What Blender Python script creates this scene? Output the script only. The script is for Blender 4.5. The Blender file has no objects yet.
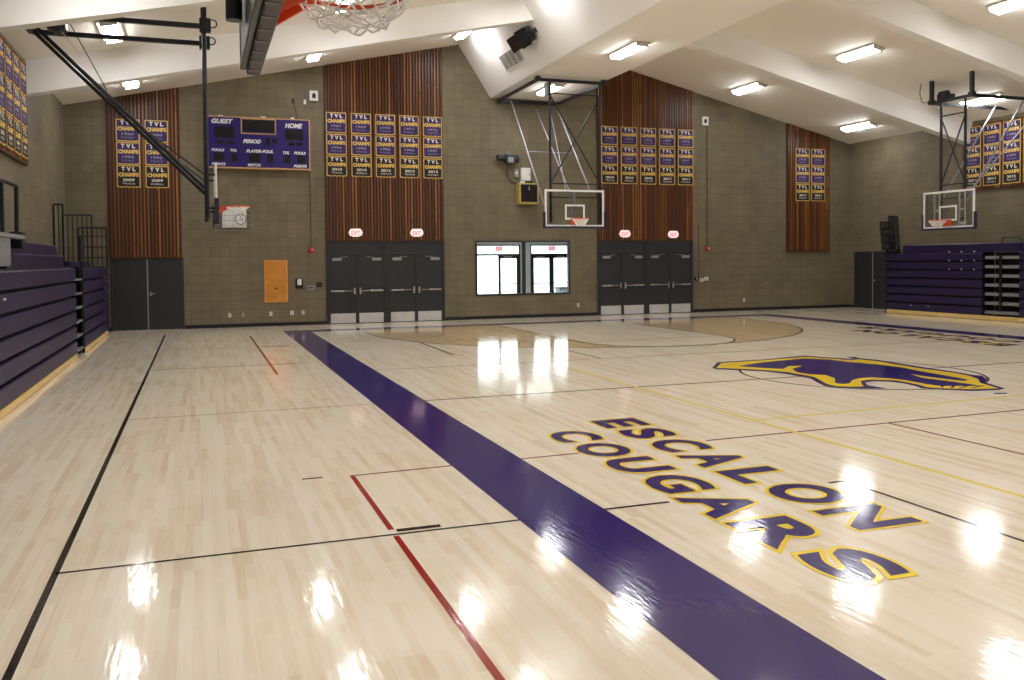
import bpy, bmesh, math, random
from mathutils import Vector, Matrix
from mathutils.geometry import tessellate_polygon
random.seed(7)
PI = math.pi
sc = bpy.context.scene
col = sc.collection

# ------------------------------------------------------------------ materials
def lin(c):
    c = c / 255.0
    return c / 12.92 if c <= 0.04045 else ((c + 0.055) / 1.055) ** 2.4
def rgb(r, g, b):
    return (lin(r), lin(g), lin(b), 1)
MATS = {}
def mat(name, c, rough=0.5, metal=0.0, emit=0.0, spec=0.5, coat=0.0, vary=0.06, scale=6.0):
    m = bpy.data.materials.new(name); m.use_nodes = True
    nt = m.node_tree; b = nt.nodes['Principled BSDF']
    b.inputs['Roughness'].default_value = rough
    b.inputs['Metallic'].default_value = metal
    b.inputs['Specular IOR Level'].default_value = spec
    b.inputs['Coat Weight'].default_value = coat
    b.inputs['Coat Roughness'].default_value = 0.08
    if emit:
        b.inputs['Emission Color'].default_value = rgb(*c)
        b.inputs['Emission Strength'].default_value = emit
        b.inputs['Base Color'].default_value = rgb(*c)
    else:
        geo = nt.nodes.new('ShaderNodeNewGeometry')
        n = nt.nodes.new('ShaderNodeTexNoise'); n.inputs['Scale'].default_value = scale
        n.inputs['Detail'].default_value = 3
        nt.links.new(geo.outputs['Position'], n.inputs['Vector'])
        r = nt.nodes.new('ShaderNodeMapRange')
        r.inputs['From Min'].default_value = 0.3; r.inputs['From Max'].default_value = 0.7
        r.inputs['To Min'].default_value = 1 - vary; r.inputs['To Max'].default_value = 1 + vary
        nt.links.new(n.outputs['Fac'], r.inputs['Value'])
        v = nt.nodes.new('ShaderNodeVectorMath'); v.operation = 'SCALE'
        v.inputs[0].default_value = rgb(*c)[:3]
        nt.links.new(r.outputs['Result'], v.inputs['Scale'])
        nt.links.new(v.outputs['Vector'], b.inputs['Base Color'])
    MATS[name] = m
    return m

mat('ceiling_paint', (238, 233, 224), 0.7, vary=0.02, scale=0.8)
mat('beam_paint', (240, 238, 234), 0.75, vary=0.02, scale=0.8)
mat('black_paint', (22, 22, 24), 0.45)
mat('steel_black', (40, 43, 48), 0.4, metal=0.3)
mat('steel_grey', (60, 66, 74), 0.35, metal=0.5)
mat('silver_tube', (150, 150, 158), 0.35, metal=0.6)
mat('chrome', (215, 215, 215), 0.25, metal=0.9)
mat('door_grey', (45, 47, 51), 0.42, vary=0.03)
mat('frame_grey', (44, 46, 50), 0.4)
mat('white_plastic', (228, 228, 224), 0.45, vary=0.01)
mat('white_paint', (236, 236, 236), 0.4, vary=0.01)
mat('grey_plastic', (150, 152, 152), 0.5)
mat('net_white', (252, 252, 250), 0.8, vary=0.02)
mat('rim_orange', (226, 84, 40), 0.4)
mat('pad_purple', (40, 34, 62), 0.5)
mat('pad_grey', (72, 68, 72), 0.6)
mat('banner_purple', (52, 36, 96), 0.7)
mat('banner_black', (26, 24, 34), 0.7)
mat('banner_yellow', (224, 188, 98), 0.7)
mat('banner_dim', (150, 136, 160), 0.7)
mat('kick_steel', (214, 214, 214), 0.3, metal=0.35)
mat('banner_white', (232, 226, 208), 0.7)
mat('board_purple', (40, 26, 106), 0.35)
mat('board_trim', (206, 160, 110), 0.5)
mat('display_black', (16, 14, 20), 0.3)
mat('bleacher_purple', (34, 23, 68), 0.4, vary=0.04)
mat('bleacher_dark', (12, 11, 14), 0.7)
mat('bleacher_grey', (128, 130, 132), 0.5)
mat('bleacher_wood', (232, 200, 132), 0.4)
mat('light_housing', (196, 188, 176), 0.5)
mat('red_alarm', (190, 30, 26), 0.4)
mat('cork_wood', (206, 136, 50), 0.5, vary=0.14, scale=3)
mat('cork_edge', (226, 160, 78), 0.5)
mat('speaker_trim', (188, 164, 84), 0.5)
mat('grille_grey', (150, 148, 156), 0.5)
mat('brown_conduit', (92, 60, 38), 0.5)
mat('vestibule_paint', (226, 228, 226), 0.7)
mat('pavement_grey', (190, 190, 186), 0.8)
mat('bin_grey', (98, 118, 122), 0.6)
mat('exit_pink', (234, 122, 134), 0.5, emit=0.5)
mat('exit_white', (248, 230, 228), 0.5, emit=0.38)
mat('lamp_glow', (246, 246, 248), 0.4, emit=26.0)
mat('fill_glow', (246, 246, 248), 0.4, emit=8.0)
mat('leaf_green', (96, 132, 84), 0.8, vary=0.3)

# maple floor
def floor_finish(nt, b):
    b.inputs['Roughness'].default_value = 0.09
    b.inputs['Specular IOR Level'].default_value = 0.6
    geo = nt.nodes.new('ShaderNodeNewGeometry')
    mp = nt.nodes.new('ShaderNodeMapping'); mp.inputs['Scale'].default_value = (30.0, 5.0, 1.0)
    nt.links.new(geo.outputs['Position'], mp.inputs['Vector'])
    n = nt.nodes.new('ShaderNodeTexNoise'); n.inputs['Scale'].default_value = 1.0; n.inputs['Detail'].default_value = 2
    nt.links.new(mp.outputs['Vector'], n.inputs['Vector'])
    bp = nt.nodes.new('ShaderNodeBump'); bp.inputs['Strength'].default_value = 0.04; bp.inputs['Distance'].default_value = 0.02
    nt.links.new(n.outputs['Fac'], bp.inputs['Height'])
    nt.links.new(bp.outputs['Normal'], b.inputs['Normal'])
    return geo
def maple(name, ca, cb, cc):
    m = bpy.data.materials.new(name); m.use_nodes = True
    nt = m.node_tree; b = nt.nodes['Principled BSDF']; L = nt.links
    geo = floor_finish(nt, b)
    def planks(w, l, seed):
        mp = nt.nodes.new('ShaderNodeMapping')
        mp.inputs['Rotation'].default_value = (0, 0, PI / 2)
        mp.inputs['Location'].default_value = (seed, 0.013 * seed, 0)
        L.new(geo.outputs['Position'], mp.inputs['Vector'])
        br = nt.nodes.new('ShaderNodeTexBrick'); br.offset = 0.37; br.offset_frequency = 3; br.squash = 1
        br.inputs['Scale'].default_value = 1.0
        br.inputs['Brick Width'].default_value = l; br.inputs['Row Height'].default_value = w
        br.inputs['Mortar Size'].default_value = 0.0006; br.inputs['Mortar Smooth'].default_value = 0.2
        br.inputs['Color1'].default_value = (0, 0, 0, 1); br.inputs['Color2'].default_value = (1, 1, 1, 1)
        br.inputs['Mortar'].default_value = (0.35, 0.35, 0.35, 1)
        L.new(mp.outputs['Vector'], br.inputs['Vector'])
        return br
    b1 = planks(0.058, 0.93, 0.0); b2 = planks(0.058, 1.31, 5.3)
    add = nt.nodes.new('ShaderNodeMath'); add.operation = 'ADD'
    L.new(b1.outputs['Color'], add.inputs[0]); L.new(b2.outputs['Color'], add.inputs[1])
    n = nt.nodes.new('ShaderNodeTexNoise'); n.inputs['Scale'].default_value = 1.1; n.inputs['Detail'].default_value = 4
    L.new(geo.outputs['Position'], n.inputs['Vector'])
    mp2 = nt.nodes.new('ShaderNodeMapping'); mp2.inputs['Scale'].default_value = (60, 3, 1)
    L.new(geo.outputs['Position'], mp2.inputs['Vector'])
    n2 = nt.nodes.new('ShaderNodeTexNoise'); n2.inputs['Scale'].default_value = 1.0; n2.inputs['Detail'].default_value = 5
    L.new(mp2.outputs['Vector'], n2.inputs['Vector'])
    s1 = nt.nodes.new('ShaderNodeMath'); s1.operation = 'MULTIPLY_ADD'; s1.inputs[1].default_value = 0.30
    L.new(add.outputs[0], s1.inputs[0])
    s2 = nt.nodes.new('ShaderNodeMath'); s2.operation = 'MULTIPLY_ADD'; s2.inputs[1].default_value = 0.45
    L.new(n.outputs['Fac'], s2.inputs[0]); 
    s3 = nt.nodes.new('ShaderNodeMath'); s3.operation = 'MULTIPLY'; s3.inputs[1].default_value = 0.4
    L.new(n2.outputs['Fac'], s3.inputs[0]); L.new(s3.outputs[0], s2.inputs[2]); L.new(s2.outputs[0], s1.inputs[2])
    cr = nt.nodes.new('ShaderNodeValToRGB')
    e = cr.color_ramp.elements
    e[0].position = 0.30; e[0].color = rgb(*ca); e[1].position = 1.02; e[1].color = rgb(*cc)
    x = e.new(0.70); x.color = rgb(*cb)
    L.new(s1.outputs[0], cr.inputs['Fac']); L.new(cr.outputs['Color'], b.inputs['Base Color'])
    MATS[name] = m
maple('maple', (252, 243, 226), (246, 234, 211), (233, 214, 183))
maple('maple_stained', (226, 202, 160), (220, 194, 150), (206, 178, 134))
def gloss(name, c):
    m = bpy.data.materials.new(name); m.use_nodes = True
    b = m.node_tree.nodes['Principled BSDF']; floor_finish(m.node_tree, b)
    b.inputs['Base Color'].default_value = rgb(*c); MATS[name] = m
gloss('floor_purple', (48, 35, 110)); gloss('floor_yellow', (252, 218, 56)); gloss('floor_black', (30, 26, 26))
gloss('floor_brown', (104, 74, 60)); gloss('floor_plum', (74, 52, 74)); gloss('floor_red', (160, 34, 30)); gloss('floor_pale_yellow', (246, 226, 120))
gloss('floor_faint', (168, 138, 104)); gloss('floor_darkred', (146, 44, 48))

# masonry with square joints
def block(name, c1, c2, mort, bw=0.27, bh=0.255):
    m = bpy.data.materials.new(name); m.use_nodes = True
    nt = m.node_tree; b = nt.nodes['Principled BSDF']; L = nt.links
    b.inputs['Roughness'].default_value = 0.6
    b.inputs['Specular IOR Level'].default_value = 0.3
    geo = nt.nodes.new('ShaderNodeNewGeometry')
    sp = nt.nodes.new('ShaderNodeSeparateXYZ'); L.new(geo.outputs['Position'], sp.inputs[0])
    ad = nt.nodes.new('ShaderNodeMath'); ad.operation = 'ADD'
    L.new(sp.outputs['X'], ad.inputs[0]); L.new(sp.outputs['Y'], ad.inputs[1])
    cb = nt.nodes.new('ShaderNodeCombineXYZ'); L.new(ad.outputs[0], cb.inputs['X']); L.new(sp.outputs['Z'], cb.inputs['Y'])
    br = nt.nodes.new('ShaderNodeTexBrick'); br.offset = 0.0; br.squash = 1
    br.inputs['Scale'].default_value = 1; br.inputs['Brick Width'].default_value = bw; br.inputs['Row Height'].default_value = bh
    br.inputs['Mortar Size'].default_value = 0.006; br.inputs['Mortar Smooth'].default_value = 0.3
    br.inputs['Color1'].default_value = rgb(*c1); br.inputs['Color2'].default_value = rgb(*c2); br.inputs['Mortar'].default_value = rgb(*mort)
    L.new(cb.outputs[0], br.inputs['Vector'])
    n = nt.nodes.new('ShaderNodeTexNoise'); n.inputs['Scale'].default_value = 1.3; n.inputs['Detail'].default_value = 6
    L.new(cb.outputs[0], n.inputs['Vector'])
    r = nt.nodes.new('ShaderNodeMapRange'); r.inputs['From Min'].default_value = 0.3; r.inputs['From Max'].default_value = 0.7
    r.inputs['To Min'].default_value = 0.88; r.inputs['To Max'].default_value = 1.12
    L.new(n.outputs['Fac'], r.inputs['Value'])
    v = nt.nodes.new('ShaderNodeVectorMath'); v.operation = 'SCALE'
    L.new(br.outputs['Color'], v.inputs[0]); L.new(r.outputs['Result'], v.inputs['Scale'])
    L.new(v.outputs[0], b.inputs['Base Color'])
    bp = nt.nodes.new('ShaderNodeBump'); bp.inputs['Strength'].default_value = 0.3; bp.inputs['Distance'].default_value = 0.01; bp.invert = True
    L.new(br.outputs['Fac'], bp.inputs['Height']); L.new(bp.outputs['Normal'], b.inputs['Normal'])
    MATS[name] = m
block('block_wall', (123, 114, 92), (116, 107, 87), (99, 91, 73))

# timber battens: one tone for each batten
def batten(name, pitch):
    m = bpy.data.materials.new(name); m.use_nodes = True
    nt = m.node_tree; b = nt.nodes['Principled BSDF']; L = nt.links
    b.inputs['Roughness'].default_value = 0.38
    geo = nt.nodes.new('ShaderNodeNewGeometry')
    sp = nt.nodes.new('ShaderNodeSeparateXYZ'); L.new(geo.outputs['Position'], sp.inputs[0])
    ad = nt.nodes.new('ShaderNodeMath'); ad.operation = 'ADD'
    L.new(sp.outputs['X'], ad.inputs[0]); L.new(sp.outputs['Y'], ad.inputs[1])
    dv = nt.nodes.new('ShaderNodeMath'); dv.operation = 'DIVIDE'; dv.inputs[1].default_value = pitch
    L.new(ad.outputs[0], dv.inputs[0])
    fl = nt.nodes.new('ShaderNodeMath'); fl.operation = 'FLOOR'; L.new(dv.outputs[0], fl.inputs[0])
    wn = nt.nodes.new('ShaderNodeTexWhiteNoise'); wn.noise_dimensions = '1D'; L.new(fl.outputs[0], wn.inputs['W'])
    cb = nt.nodes.new('ShaderNodeCombineXYZ'); L.new(fl.outputs[0], cb.inputs['X']); L.new(sp.outputs['Z'], cb.inputs['Y'])
    n = nt.nodes.new('ShaderNodeTexNoise'); n.inputs['Scale'].default_value = 0.9; n.inputs['Detail'].default_value = 4
    L.new(cb.outputs[0], n.inputs['Vector'])
    mx = nt.nodes.new('ShaderNodeMath'); mx.operation = 'MULTIPLY_ADD'; mx.inputs[1].default_value = 0.35
    L.new(n.outputs['Fac'], mx.inputs[0]); L.new(wn.outputs['Value'], mx.inputs[2])
    cr = nt.nodes.new('ShaderNodeValToRGB'); e = cr.color_ramp.elements
    e[0].position = 0.1; e[0].color = rgb(84, 48, 28); e[1].position = 1.25; e[1].color = rgb(170, 116, 62)
    x = e.new(0.75); x.color = rgb(122, 74, 40)
    x = e.new(1.0); x.color = rgb(136, 86, 48)
    L.new(mx.outputs[0], cr.inputs['Fac']); L.new(cr.outputs['Color'], b.inputs['Base Color'])
    MATS[name] = m
PITCH = 0.0945
batten('batten_wood', PITCH)
mat('batten_back', (72, 42, 24), 0.6)

def glass(name, tint, gl):
    m = bpy.data.materials.new(name); m.use_nodes = True
    nt = m.node_tree; L = nt.links
    for n in list(nt.nodes): nt.nodes.remove(n)
    o = nt.nodes.new('ShaderNodeOutputMaterial'); t = nt.nodes.new('ShaderNodeBsdfTransparent'); t.inputs[0].default_value = tint
    g = nt.nodes.new('ShaderNodeBsdfGlossy'); g.inputs['Roughness'].default_value = 0.03
    f = nt.nodes.new('ShaderNodeFresnel'); f.inputs[0].default_value = gl
    mx = nt.nodes.new('ShaderNodeMixShader')
    L.new(f.outputs[0], mx.inputs[0]); L.new(t.outputs[0], mx.inputs[1]); L.new(g.outputs[0], mx.inputs[2]); L.new(mx.outputs[0], o.inputs[0])
    MATS[name] = m
glass('clear_glass', (0.93, 0.95, 0.94, 1), 1.4)

# ------------------------------------------------------------------ mesh helpers
WLOC = {}
class MB:
    def __init__(s): s.v = []; s.f = []; s.smooth = []
    def add(s, vs, fs, smooth=False):
        o = len(s.v); s.v += [tuple(v) for v in vs]; s.f += [tuple(i + o for i in f) for f in fs]; s.smooth += [smooth] * len(fs); return s
    def box(s, x0, x1, y0, y1, z0, z1):
        x0, x1 = sorted((x0, x1)); y0, y1 = sorted((y0, y1)); z0, z1 = sorted((z0, z1))
        vs = [(x0, y0, z0), (x1, y0, z0), (x1, y1, z0), (x0, y1, z0), (x0, y0, z1), (x1, y0, z1), (x1, y1, z1), (x0, y1, z1)]
        return s.add(vs, [(0, 3, 2, 1), (4, 5, 6, 7), (0, 1, 5, 4), (1, 2, 6, 5), (2, 3, 7, 6), (3, 0, 4, 7)])
    def chbox(s, x0, x1, y0, y1, z0, z1, c):
        bm = bmesh.new(); bmesh.ops.create_cube(bm, size=1)
        for v in bm.verts:
            v.co = Vector(((x0 + x1) / 2 + v.co.x * (x1 - x0), (y0 + y1) / 2 + v.co.y * (y1 - y0), (z0 + z1) / 2 + v.co.z * (z1 - z0)))
        bmesh.ops.bevel(bm, geom=list(bm.edges), offset=c, segments=2, profile=0.6, affect='EDGES')
        bm.verts.index_update()
        s.add([v.co for v in bm.verts], [[v.index for v in f.verts] for f in bm.faces]); bm.free(); return s
    def bar(s, p, q, w, h=None, up=(0, 0, 1)):
        h = h or w; p = Vector(p); q = Vector(q); d = (q - p).normalized(); up = Vector(up)
        if abs(d.dot(up)) > 0.98: up = Vector((0, 1, 0))
        a = d.cross(up).normalized() * w / 2; b = d.cross(a).normalized() * h / 2
        vs = [p - a - b, p + a - b, p + a + b, p - a + b, q - a - b, q + a - b, q + a + b, q - a + b]
        return s.add(vs, [(0, 1, 2, 3), (4, 7, 6, 5), (0, 4, 5, 1), (1, 5, 6, 2), (2, 6, 7, 3), (3, 7, 4, 0)])
    def tube(s, p, q, r, n=10, r2=None):
        p = Vector(p); q = Vector(q); d = (q - p).normalized(); r2 = r if r2 is None else r2
        up = Vector((0, 0, 1)) if abs(d.z) < 0.95 else Vector((1, 0, 0))
        a = d.cross(up).normalized(); b = d.cross(a).normalized()
        vs = []
        for c, rr in ((p, r), (q, r2)):
            for i in range(n):
                t = 2 * PI * i / n; vs.append(c + a * math.cos(t) * rr + b * math.sin(t) * rr)
        s.add(vs, [(i, (i + 1) % n, n + (i + 1) % n, n + i) for i in range(n)], True)
        return s.add(vs, [tuple(range(n - 1, -1, -1)), tuple(range(n, 2 * n))])
    def path(s, pts, r, n=8):
        for a, b in zip(pts, pts[1:]): s.tube(a, b, r, n)
        return s
    def torus(s, c, R, r, axis='z', n=36, m=8):
        vs = []
        for i in range(n):
            t = 2 * PI * i / n
            for j in range(m):
                u = 2 * PI * j / m; q = R + r * math.cos(u); w = r * math.sin(u)
                if axis == 'z': vs.append((c[0] + q * math.cos(t), c[1] + q * math.sin(t), c[2] + w))
                else: vs.append((c[0] + q * math.cos(t), c[1] + w, c[2] + q * math.sin(t)))
        return s.add(vs, [(i * m + j, ((i + 1) % n) * m + j, ((i + 1) % n) * m + (j + 1) % m, i * m + (j + 1) % m) for i in range(n) for j in range(m)], True)
    def flat(s, pts, z):
        P = [Vector((p[0], p[1], 0)) for p in pts]
        tr = tessellate_polygon([P]); fs = []
        for t in tr:
            a, b, c = (P[i] for i in t)
            fs.append(t if (b - a).cross(c - a).z > 0 else t[::-1])
        return s.add([(p[0], p[1], z) for p in pts], fs)
    def prism(s, pts, axis, a0, a1):
        """outline pts in the plane across axis, extruded from a0 to a1"""
        n = len(pts)
        def put(p, a):
            return {'x': (a, p[0], p[1]), 'y': (p[0], a, p[1]), 'z': (p[0], p[1], a)}[axis]
        vs = [put(p, a0) for p in pts] + [put(p, a1) for p in pts]
        fs = [(i, (i + 1) % n, n + (i + 1) % n, n + i) for i in range(n)]
        P = [Vector((p[0], p[1], 0)) for p in pts]
        for t in tessellate_polygon([P]): fs.append(tuple(t)); fs.append(tuple(i + n for i in reversed(t)))
        return s.add(vs, fs)
    def build(s, name, m, parent=None, bevel=0, recalc=True):
        off = Vector(WLOC.get(parent.name, (0, 0, 0))) if parent else Vector()
        me = bpy.data.meshes.new(name)
        me.from_pydata([Vector(v) - off for v in s.v], [], s.f)
        for p, sm in zip(me.polygons, s.smooth): p.use_smooth = sm
        me.materials.append(MATS[m])
        if recalc:
            bm = bmesh.new(); bm.from_mesh(me); bmesh.ops.recalc_face_normals(bm, faces=bm.faces); bm.to_mesh(me); bm.free()
        o = bpy.data.objects.new(name, me); col.objects.link(o)
        if parent: o.parent = parent; WLOC[o.name] = tuple(off)
        else: WLOC[o.name] = (0, 0, 0)
        if bevel:
            md = o.modifiers.new('bevel', 'BEVEL'); md.width = bevel; md.segments = 2; md.limit_method = 'ANGLE'
        return o
def tag(o, label=None, cat=None, group=None, kind=None):
    if label: o['label'] = label
    if cat: o['category'] = cat
    if group: o['group'] = group
    if kind: o['kind'] = kind
    return o
def thing(name, label, cat, loc=(0, 0, 0), group=None):
    o = bpy.data.objects.new(name, None); o.empty_display_size = 0.1; col.objects.link(o); o.location = loc
    WLOC[o.name] = tuple(loc)
    return tag(o, label, cat, group)
def struct(o): o['kind'] = 'structure'; return o
def sthing(name, loc=(0, 0, 0)):
    o = bpy.data.objects.new(name, None); o.empty_display_size = 0.1; col.objects.link(o); o.location = loc
    WLOC[o.name] = tuple(loc); o['kind'] = 'structure'; return o
def kids(o): return [c for c in o.children]
def copy_tree(o, parent=None):
    c = o.copy(); col.objects.link(c)
    if parent: c.parent = parent
    for ch in list(o.children): copy_tree(ch, c)
    return c

# lettering: outline font turned into mesh, cached
GL = {}
def glyphs(body, bold=0.0, ext=0.0, shear=0.0):
    k = (body, bold, ext, shear)
    if k not in GL:
        cu = bpy.data.curves.new('t', 'FONT'); cu.body = body; cu.size = 1; cu.offset = bold; cu.extrude = ext; cu.shear = shear
        cu.resolution_u = 4; cu.align_x = 'LEFT'
        ob = bpy.data.objects.new('t', cu); col.objects.link(ob)
        dg = bpy.context.evaluated_depsgraph_get(); dg.update()
        me = bpy.data.meshes.new_from_object(ob.evaluated_get(dg))
        vs = [tuple(v.co) for v in me.vertices]; fs = [tuple(p.vertices) for p in me.polygons]
        bpy.data.objects.remove(ob); bpy.data.curves.remove(cu); bpy.data.meshes.remove(me)
        GL[k] = (vs, fs)
    return GL[k]
def fit(mb, body, x0, x1, y0, y1, put, bold=0.0, shear=0.0, ref=None):
    """fit the lettering into the rectangle; put(u, v) gives the 3D point"""
    vs, fs = glyphs(body, bold, 0, shear)
    rv = glyphs(body, ref, 0, shear)[0] if ref is not None else vs
    a0 = min(v[0] for v in rv); a1 = max(v[0] for v in rv); b0 = min(v[1] for v in rv); b1 = max(v[1] for v in rv)
    sx = (x1 - x0) / (a1 - a0); sy = (y1 - y0) / (b1 - b0)
    mb.add([put(x0 + (v[0] - a0) * sx, y0 + (v[1] - b0) * sy) for v in vs], fs); return mb

# ------------------------------------------------------------------ room
XL, XR, YB, YN = -3.34, 22.69, 26.4, -3.8
XC, ZP, ZL, ZR = 9.9, 9.03, 6.14, 6.02
def ceil_z(x): return ZL + (ZP - ZL) * (x - XL) / (XC - XL) if x < XC else ZR + (ZP - ZR) * (XR - x) / (XR - XC)
floor = struct(MB().box(XL - .2, XR + .2, YN - .2, YB, -0.2, 0).build('floor', 'maple'))
def gable(x0, x1, z0):
    pts = [(x0, z0), (x1, z0), (x1, ceil_z(x1))]
    if x0 < XC < x1: pts.append((XC, ZP))
    pts.append((x0, ceil_z(x0))); return pts
W0, W1, WZ0, WZ1 = 8.21, 11.46, 0.73, 2.48
w = MB(); w.prism(gable(XL, W0, 0), 'y', YB, YB + .2); w.prism(gable(W1, XR, 0), 'y', YB, YB + .2)
w.box(W0, W1, YB, YB + .2, 0, WZ0); w.prism(gable(W0, W1, WZ1), 'y', YB, YB + .2)
struct(w.build('wall_back', 'block_wall'))
struct(MB().prism(gable(XL, XR, 0), 'y', YN - .2, YN).build('wall_front', 'block_wall'))
struct(MB().box(XL - .2, XL, YN - .2, YB + .2, 0, ZL).build('wall_left', 'block_wall'))
struct(MB().box(XR, XR + .2, YN - .2, YB + .2, 0, ZR).build('wall_right', 'block_wall'))
c = MB()
c.prism([(XL - .2, ceil_z(XL)), (XL, ceil_z(XL)), (XC, ZP), (XC, ZP + .2), (XL - .2, ZL + .2)], 'y', YN - .2, YB + .2)
c.prism([(XC, ZP), (XR, ceil_z(XR)), (XR + .2, ceil_z(XR)), (XR + .2, ZR + .2), (XC, ZP + .2)], 'y', YN - .2, YB + .2)
struct(c.build('ceiling', 'ceiling_paint'))
DROP = 0.70
for yb in (20.92, 16.0, 11.1, 6.2, 1.3):
    b = MB()
    yl = yb - (.36 if yb < 20 else 0)
    b.prism([(XL, ZL - DROP), (XC, ZP - DROP), (XC, ZP), (XL, ZL)], 'y', yl, yl + .30)
    b.prism([(XC, ZP - DROP), (XR, ZR - DROP), (XR, ZR), (XC, ZP)], 'y', yb, yb + .30)
    struct(b.build('ceiling_beam', 'beam_paint'))
SZ = 6.97
struct(MB().prism([(7.73, ceil_z(7.73)), (8.76, SZ), (11.12, SZ), (12.15, ceil_z(12.15)), (XC, ZP)], 'y', YN, YB).build('ceiling_duct_soffit', 'beam_paint', bevel=0.02))
for a0, a1 in ((XL, -2.27), (-.38, 3.58), (7.2, 12.44), (16.05, XR)):
    struct(MB().box(a0, a1, YB - .02, YB, 0, .10).build('baseboard_back', 'black_paint'))
struct(MB().box(XR - .02, XR, 26.1, YB - .02, 0, .10).build('baseboard_right', 'black_paint'))
struct(MB().box(XL, XL + .02, YN, YB - .02, 0, .10).build('baseboard_left', 'black_paint'))

# ------------------------------------------------------------------ floor markings (parts of the floor)
def mark(name, m, mb): return mb.build(name, m, floor, recalc=False)
def rect(mb, x0, x1, y0, y1, z): return mb.flat([(min(x0, x1), min(y0, y1)), (max(x0, x1), min(y0, y1)), (max(x0, x1), max(y0, y1)), (min(x0, x1), max(y0, y1))], z)
HY = 11.3
BX0, BX1, YI, YO = 2.12, 2.80, 23.72, 24.38
RX0, RX1 = 17.02, 17.70
def my(y): return 2 * HY - y
m = MB()
rect(m, BX0, BX1, my(YO), YO, .002); rect(m, RX0, RX1, my(YO), YO, .002); rect(m, BX1, RX0, YI, YO, .002); rect(m, BX1, RX0, my(YO), my(YI), .002)
mark('court_border', 'floor_purple', m)
def arc(cx, cy, r, a0, a1, n=48): return [(cx + r * math.cos(a0 + (a1 - a0) * i / n), cy + r * math.sin(a0 + (a1 - a0) * i / n)) for i in range(n + 1)]
def ribbon(mb, pts, wd, z, flip=False):
    L = []; R = []
    for i, p in enumerate(pts):
        a = Vector(pts[max(i - 1, 0)]); b = Vector(pts[min(i + 1, len(pts) - 1)]); d = (b - a).normalized(); n = Vector((-d.y, d.x)) * wd / 2
        L.append((p[0] + n.x, p[1] + n.y)); R.append((p[0] - n.x, p[1] - n.y))
    k = len(pts); vs = [(a, b, z) for a, b in L + R]
    mb.add(vs, [(i, k + i, k + i + 1, i + 1) for i in range(k - 1)])
KX, R3, BY = 9.90, 5.80, 22.10
FT = 18.0
for far in (True, False):
    fy = (lambda y: y) if far else my
    outer = [(KX + R3, YI)] + arc(KX, BY, R3, 0, -PI) + [(KX - R3, YI)]
    inner = [(KX - 1.83, YI), (KX - 1.83, FT)] + arc(KX, FT, 1.83, PI, 2 * PI, 24) + [(KX + 1.83, YI)]
    op = [(x, fy(y)) for x, y in outer]; ip = [(x, fy(y)) for x, y in inner]
    m = MB(); m.flat(op, .0008); mark('stained_arc', 'maple_stained', m)
    m = MB(); m.flat(ip, .0014); mark('lane', 'maple', m)
    m = MB(); ribbon(m, op, .06, .002); ribbon(m, ip, .055, .0024)
    ribbon(m, [(KX - 1.83, fy(FT)), (KX + 1.83, fy(FT))], .03, .002)
    mark('key_line', 'floor_plum', m)
    if not far: continue
    m = MB(); ribbon(m, [(4.72, fy(19.5)), (4.70, fy(16.6))], .05, .002)
    ribbon(m, [(7.06, fy(16.5)), (7.06, fy(14.9))], .04, .002)
    mark('court_line', 'floor_brown', m)
m = MB()
ribbon(m, [(-.84, -1.5), (-.84, 24.4)], .042, .002); ribbon(m, [(-.84, 5.82), (BX0, 5.82)], .028, .002)
ribbon(m, [(BX1, 5.84), (3.34, 5.84)], .035, .002); ribbon(m, [(4.84, 5.86), (5.03, 5.86)], .035, .002)
ribbon(m, [(5.0, 5.86), (5.0, -1.5)], .035, .0021)
rect(m, 1.25, 1.56, 5.87, 5.93, .0022)
mark('black_line', 'floor_black', m)
m = MB()
ribbon(m, [(-.8, HY), (BX0, HY)], .03, .002); ribbon(m, [(-.8, 16.42), (1.9, 16.42)], .03, .002); ribbon(m, [(-.8, 20.1), (1.9, 20.0)], .03, .002)
ribbon(m, [(BX1, 14.82), (16.5, 14.82)], .03, .002)
mark('faint_line', 'floor_faint', m)
m = MB(); ribbon(m, [(BX1, HY), (RX0, HY)], .045, .002); ribbon(m, arc(KX, HY, 1.83, 0, 2 * PI, 64), .045, .0022)
mark('centre_line', 'floor_brown', m)
m = MB(); ribbon(m, [(1.2, 23.1), (1.2, 14.9)], .045, .002); ribbon(m, [(1.22, 7.56), (1.22, 5.93)], .042, .0022); ribbon(m, [(1.22, 5.78), (1.22, -1.5)], .042, .0022)
mark('red_line', 'floor_red', m)
m = MB(); ribbon(m, [(1.2, 7.56), (BX0, 7.60)], .03, .002); rect(m, .80, .97, 7.58, 7.62, .002); rect(m, 1.22, 1.5, 16.33, 16.37, .0024); rect(m, 1.25, 1.88, 19.9, 19.95, .0024)
ribbon(m, [(BX1, 7.62), (3.42, 7.64)], .03, .002); ribbon(m, [(4.82, 7.68), (11.5, 7.86)], .035, .002); ribbon(m, [(7.2, 7.74), (7.2, -1.5)], .035, .002)
mark('dark_red_line', 'floor_darkred', m)
m = MB(); ribbon(m, [(5.93, 14.2), (5.93, -1.5)], .062, .0024); ribbon(m, [(5.93, 8.45), (12.0, 8.7)], .06, .0024)
mark('yellow_line', 'floor_pale_yellow', m)

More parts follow.
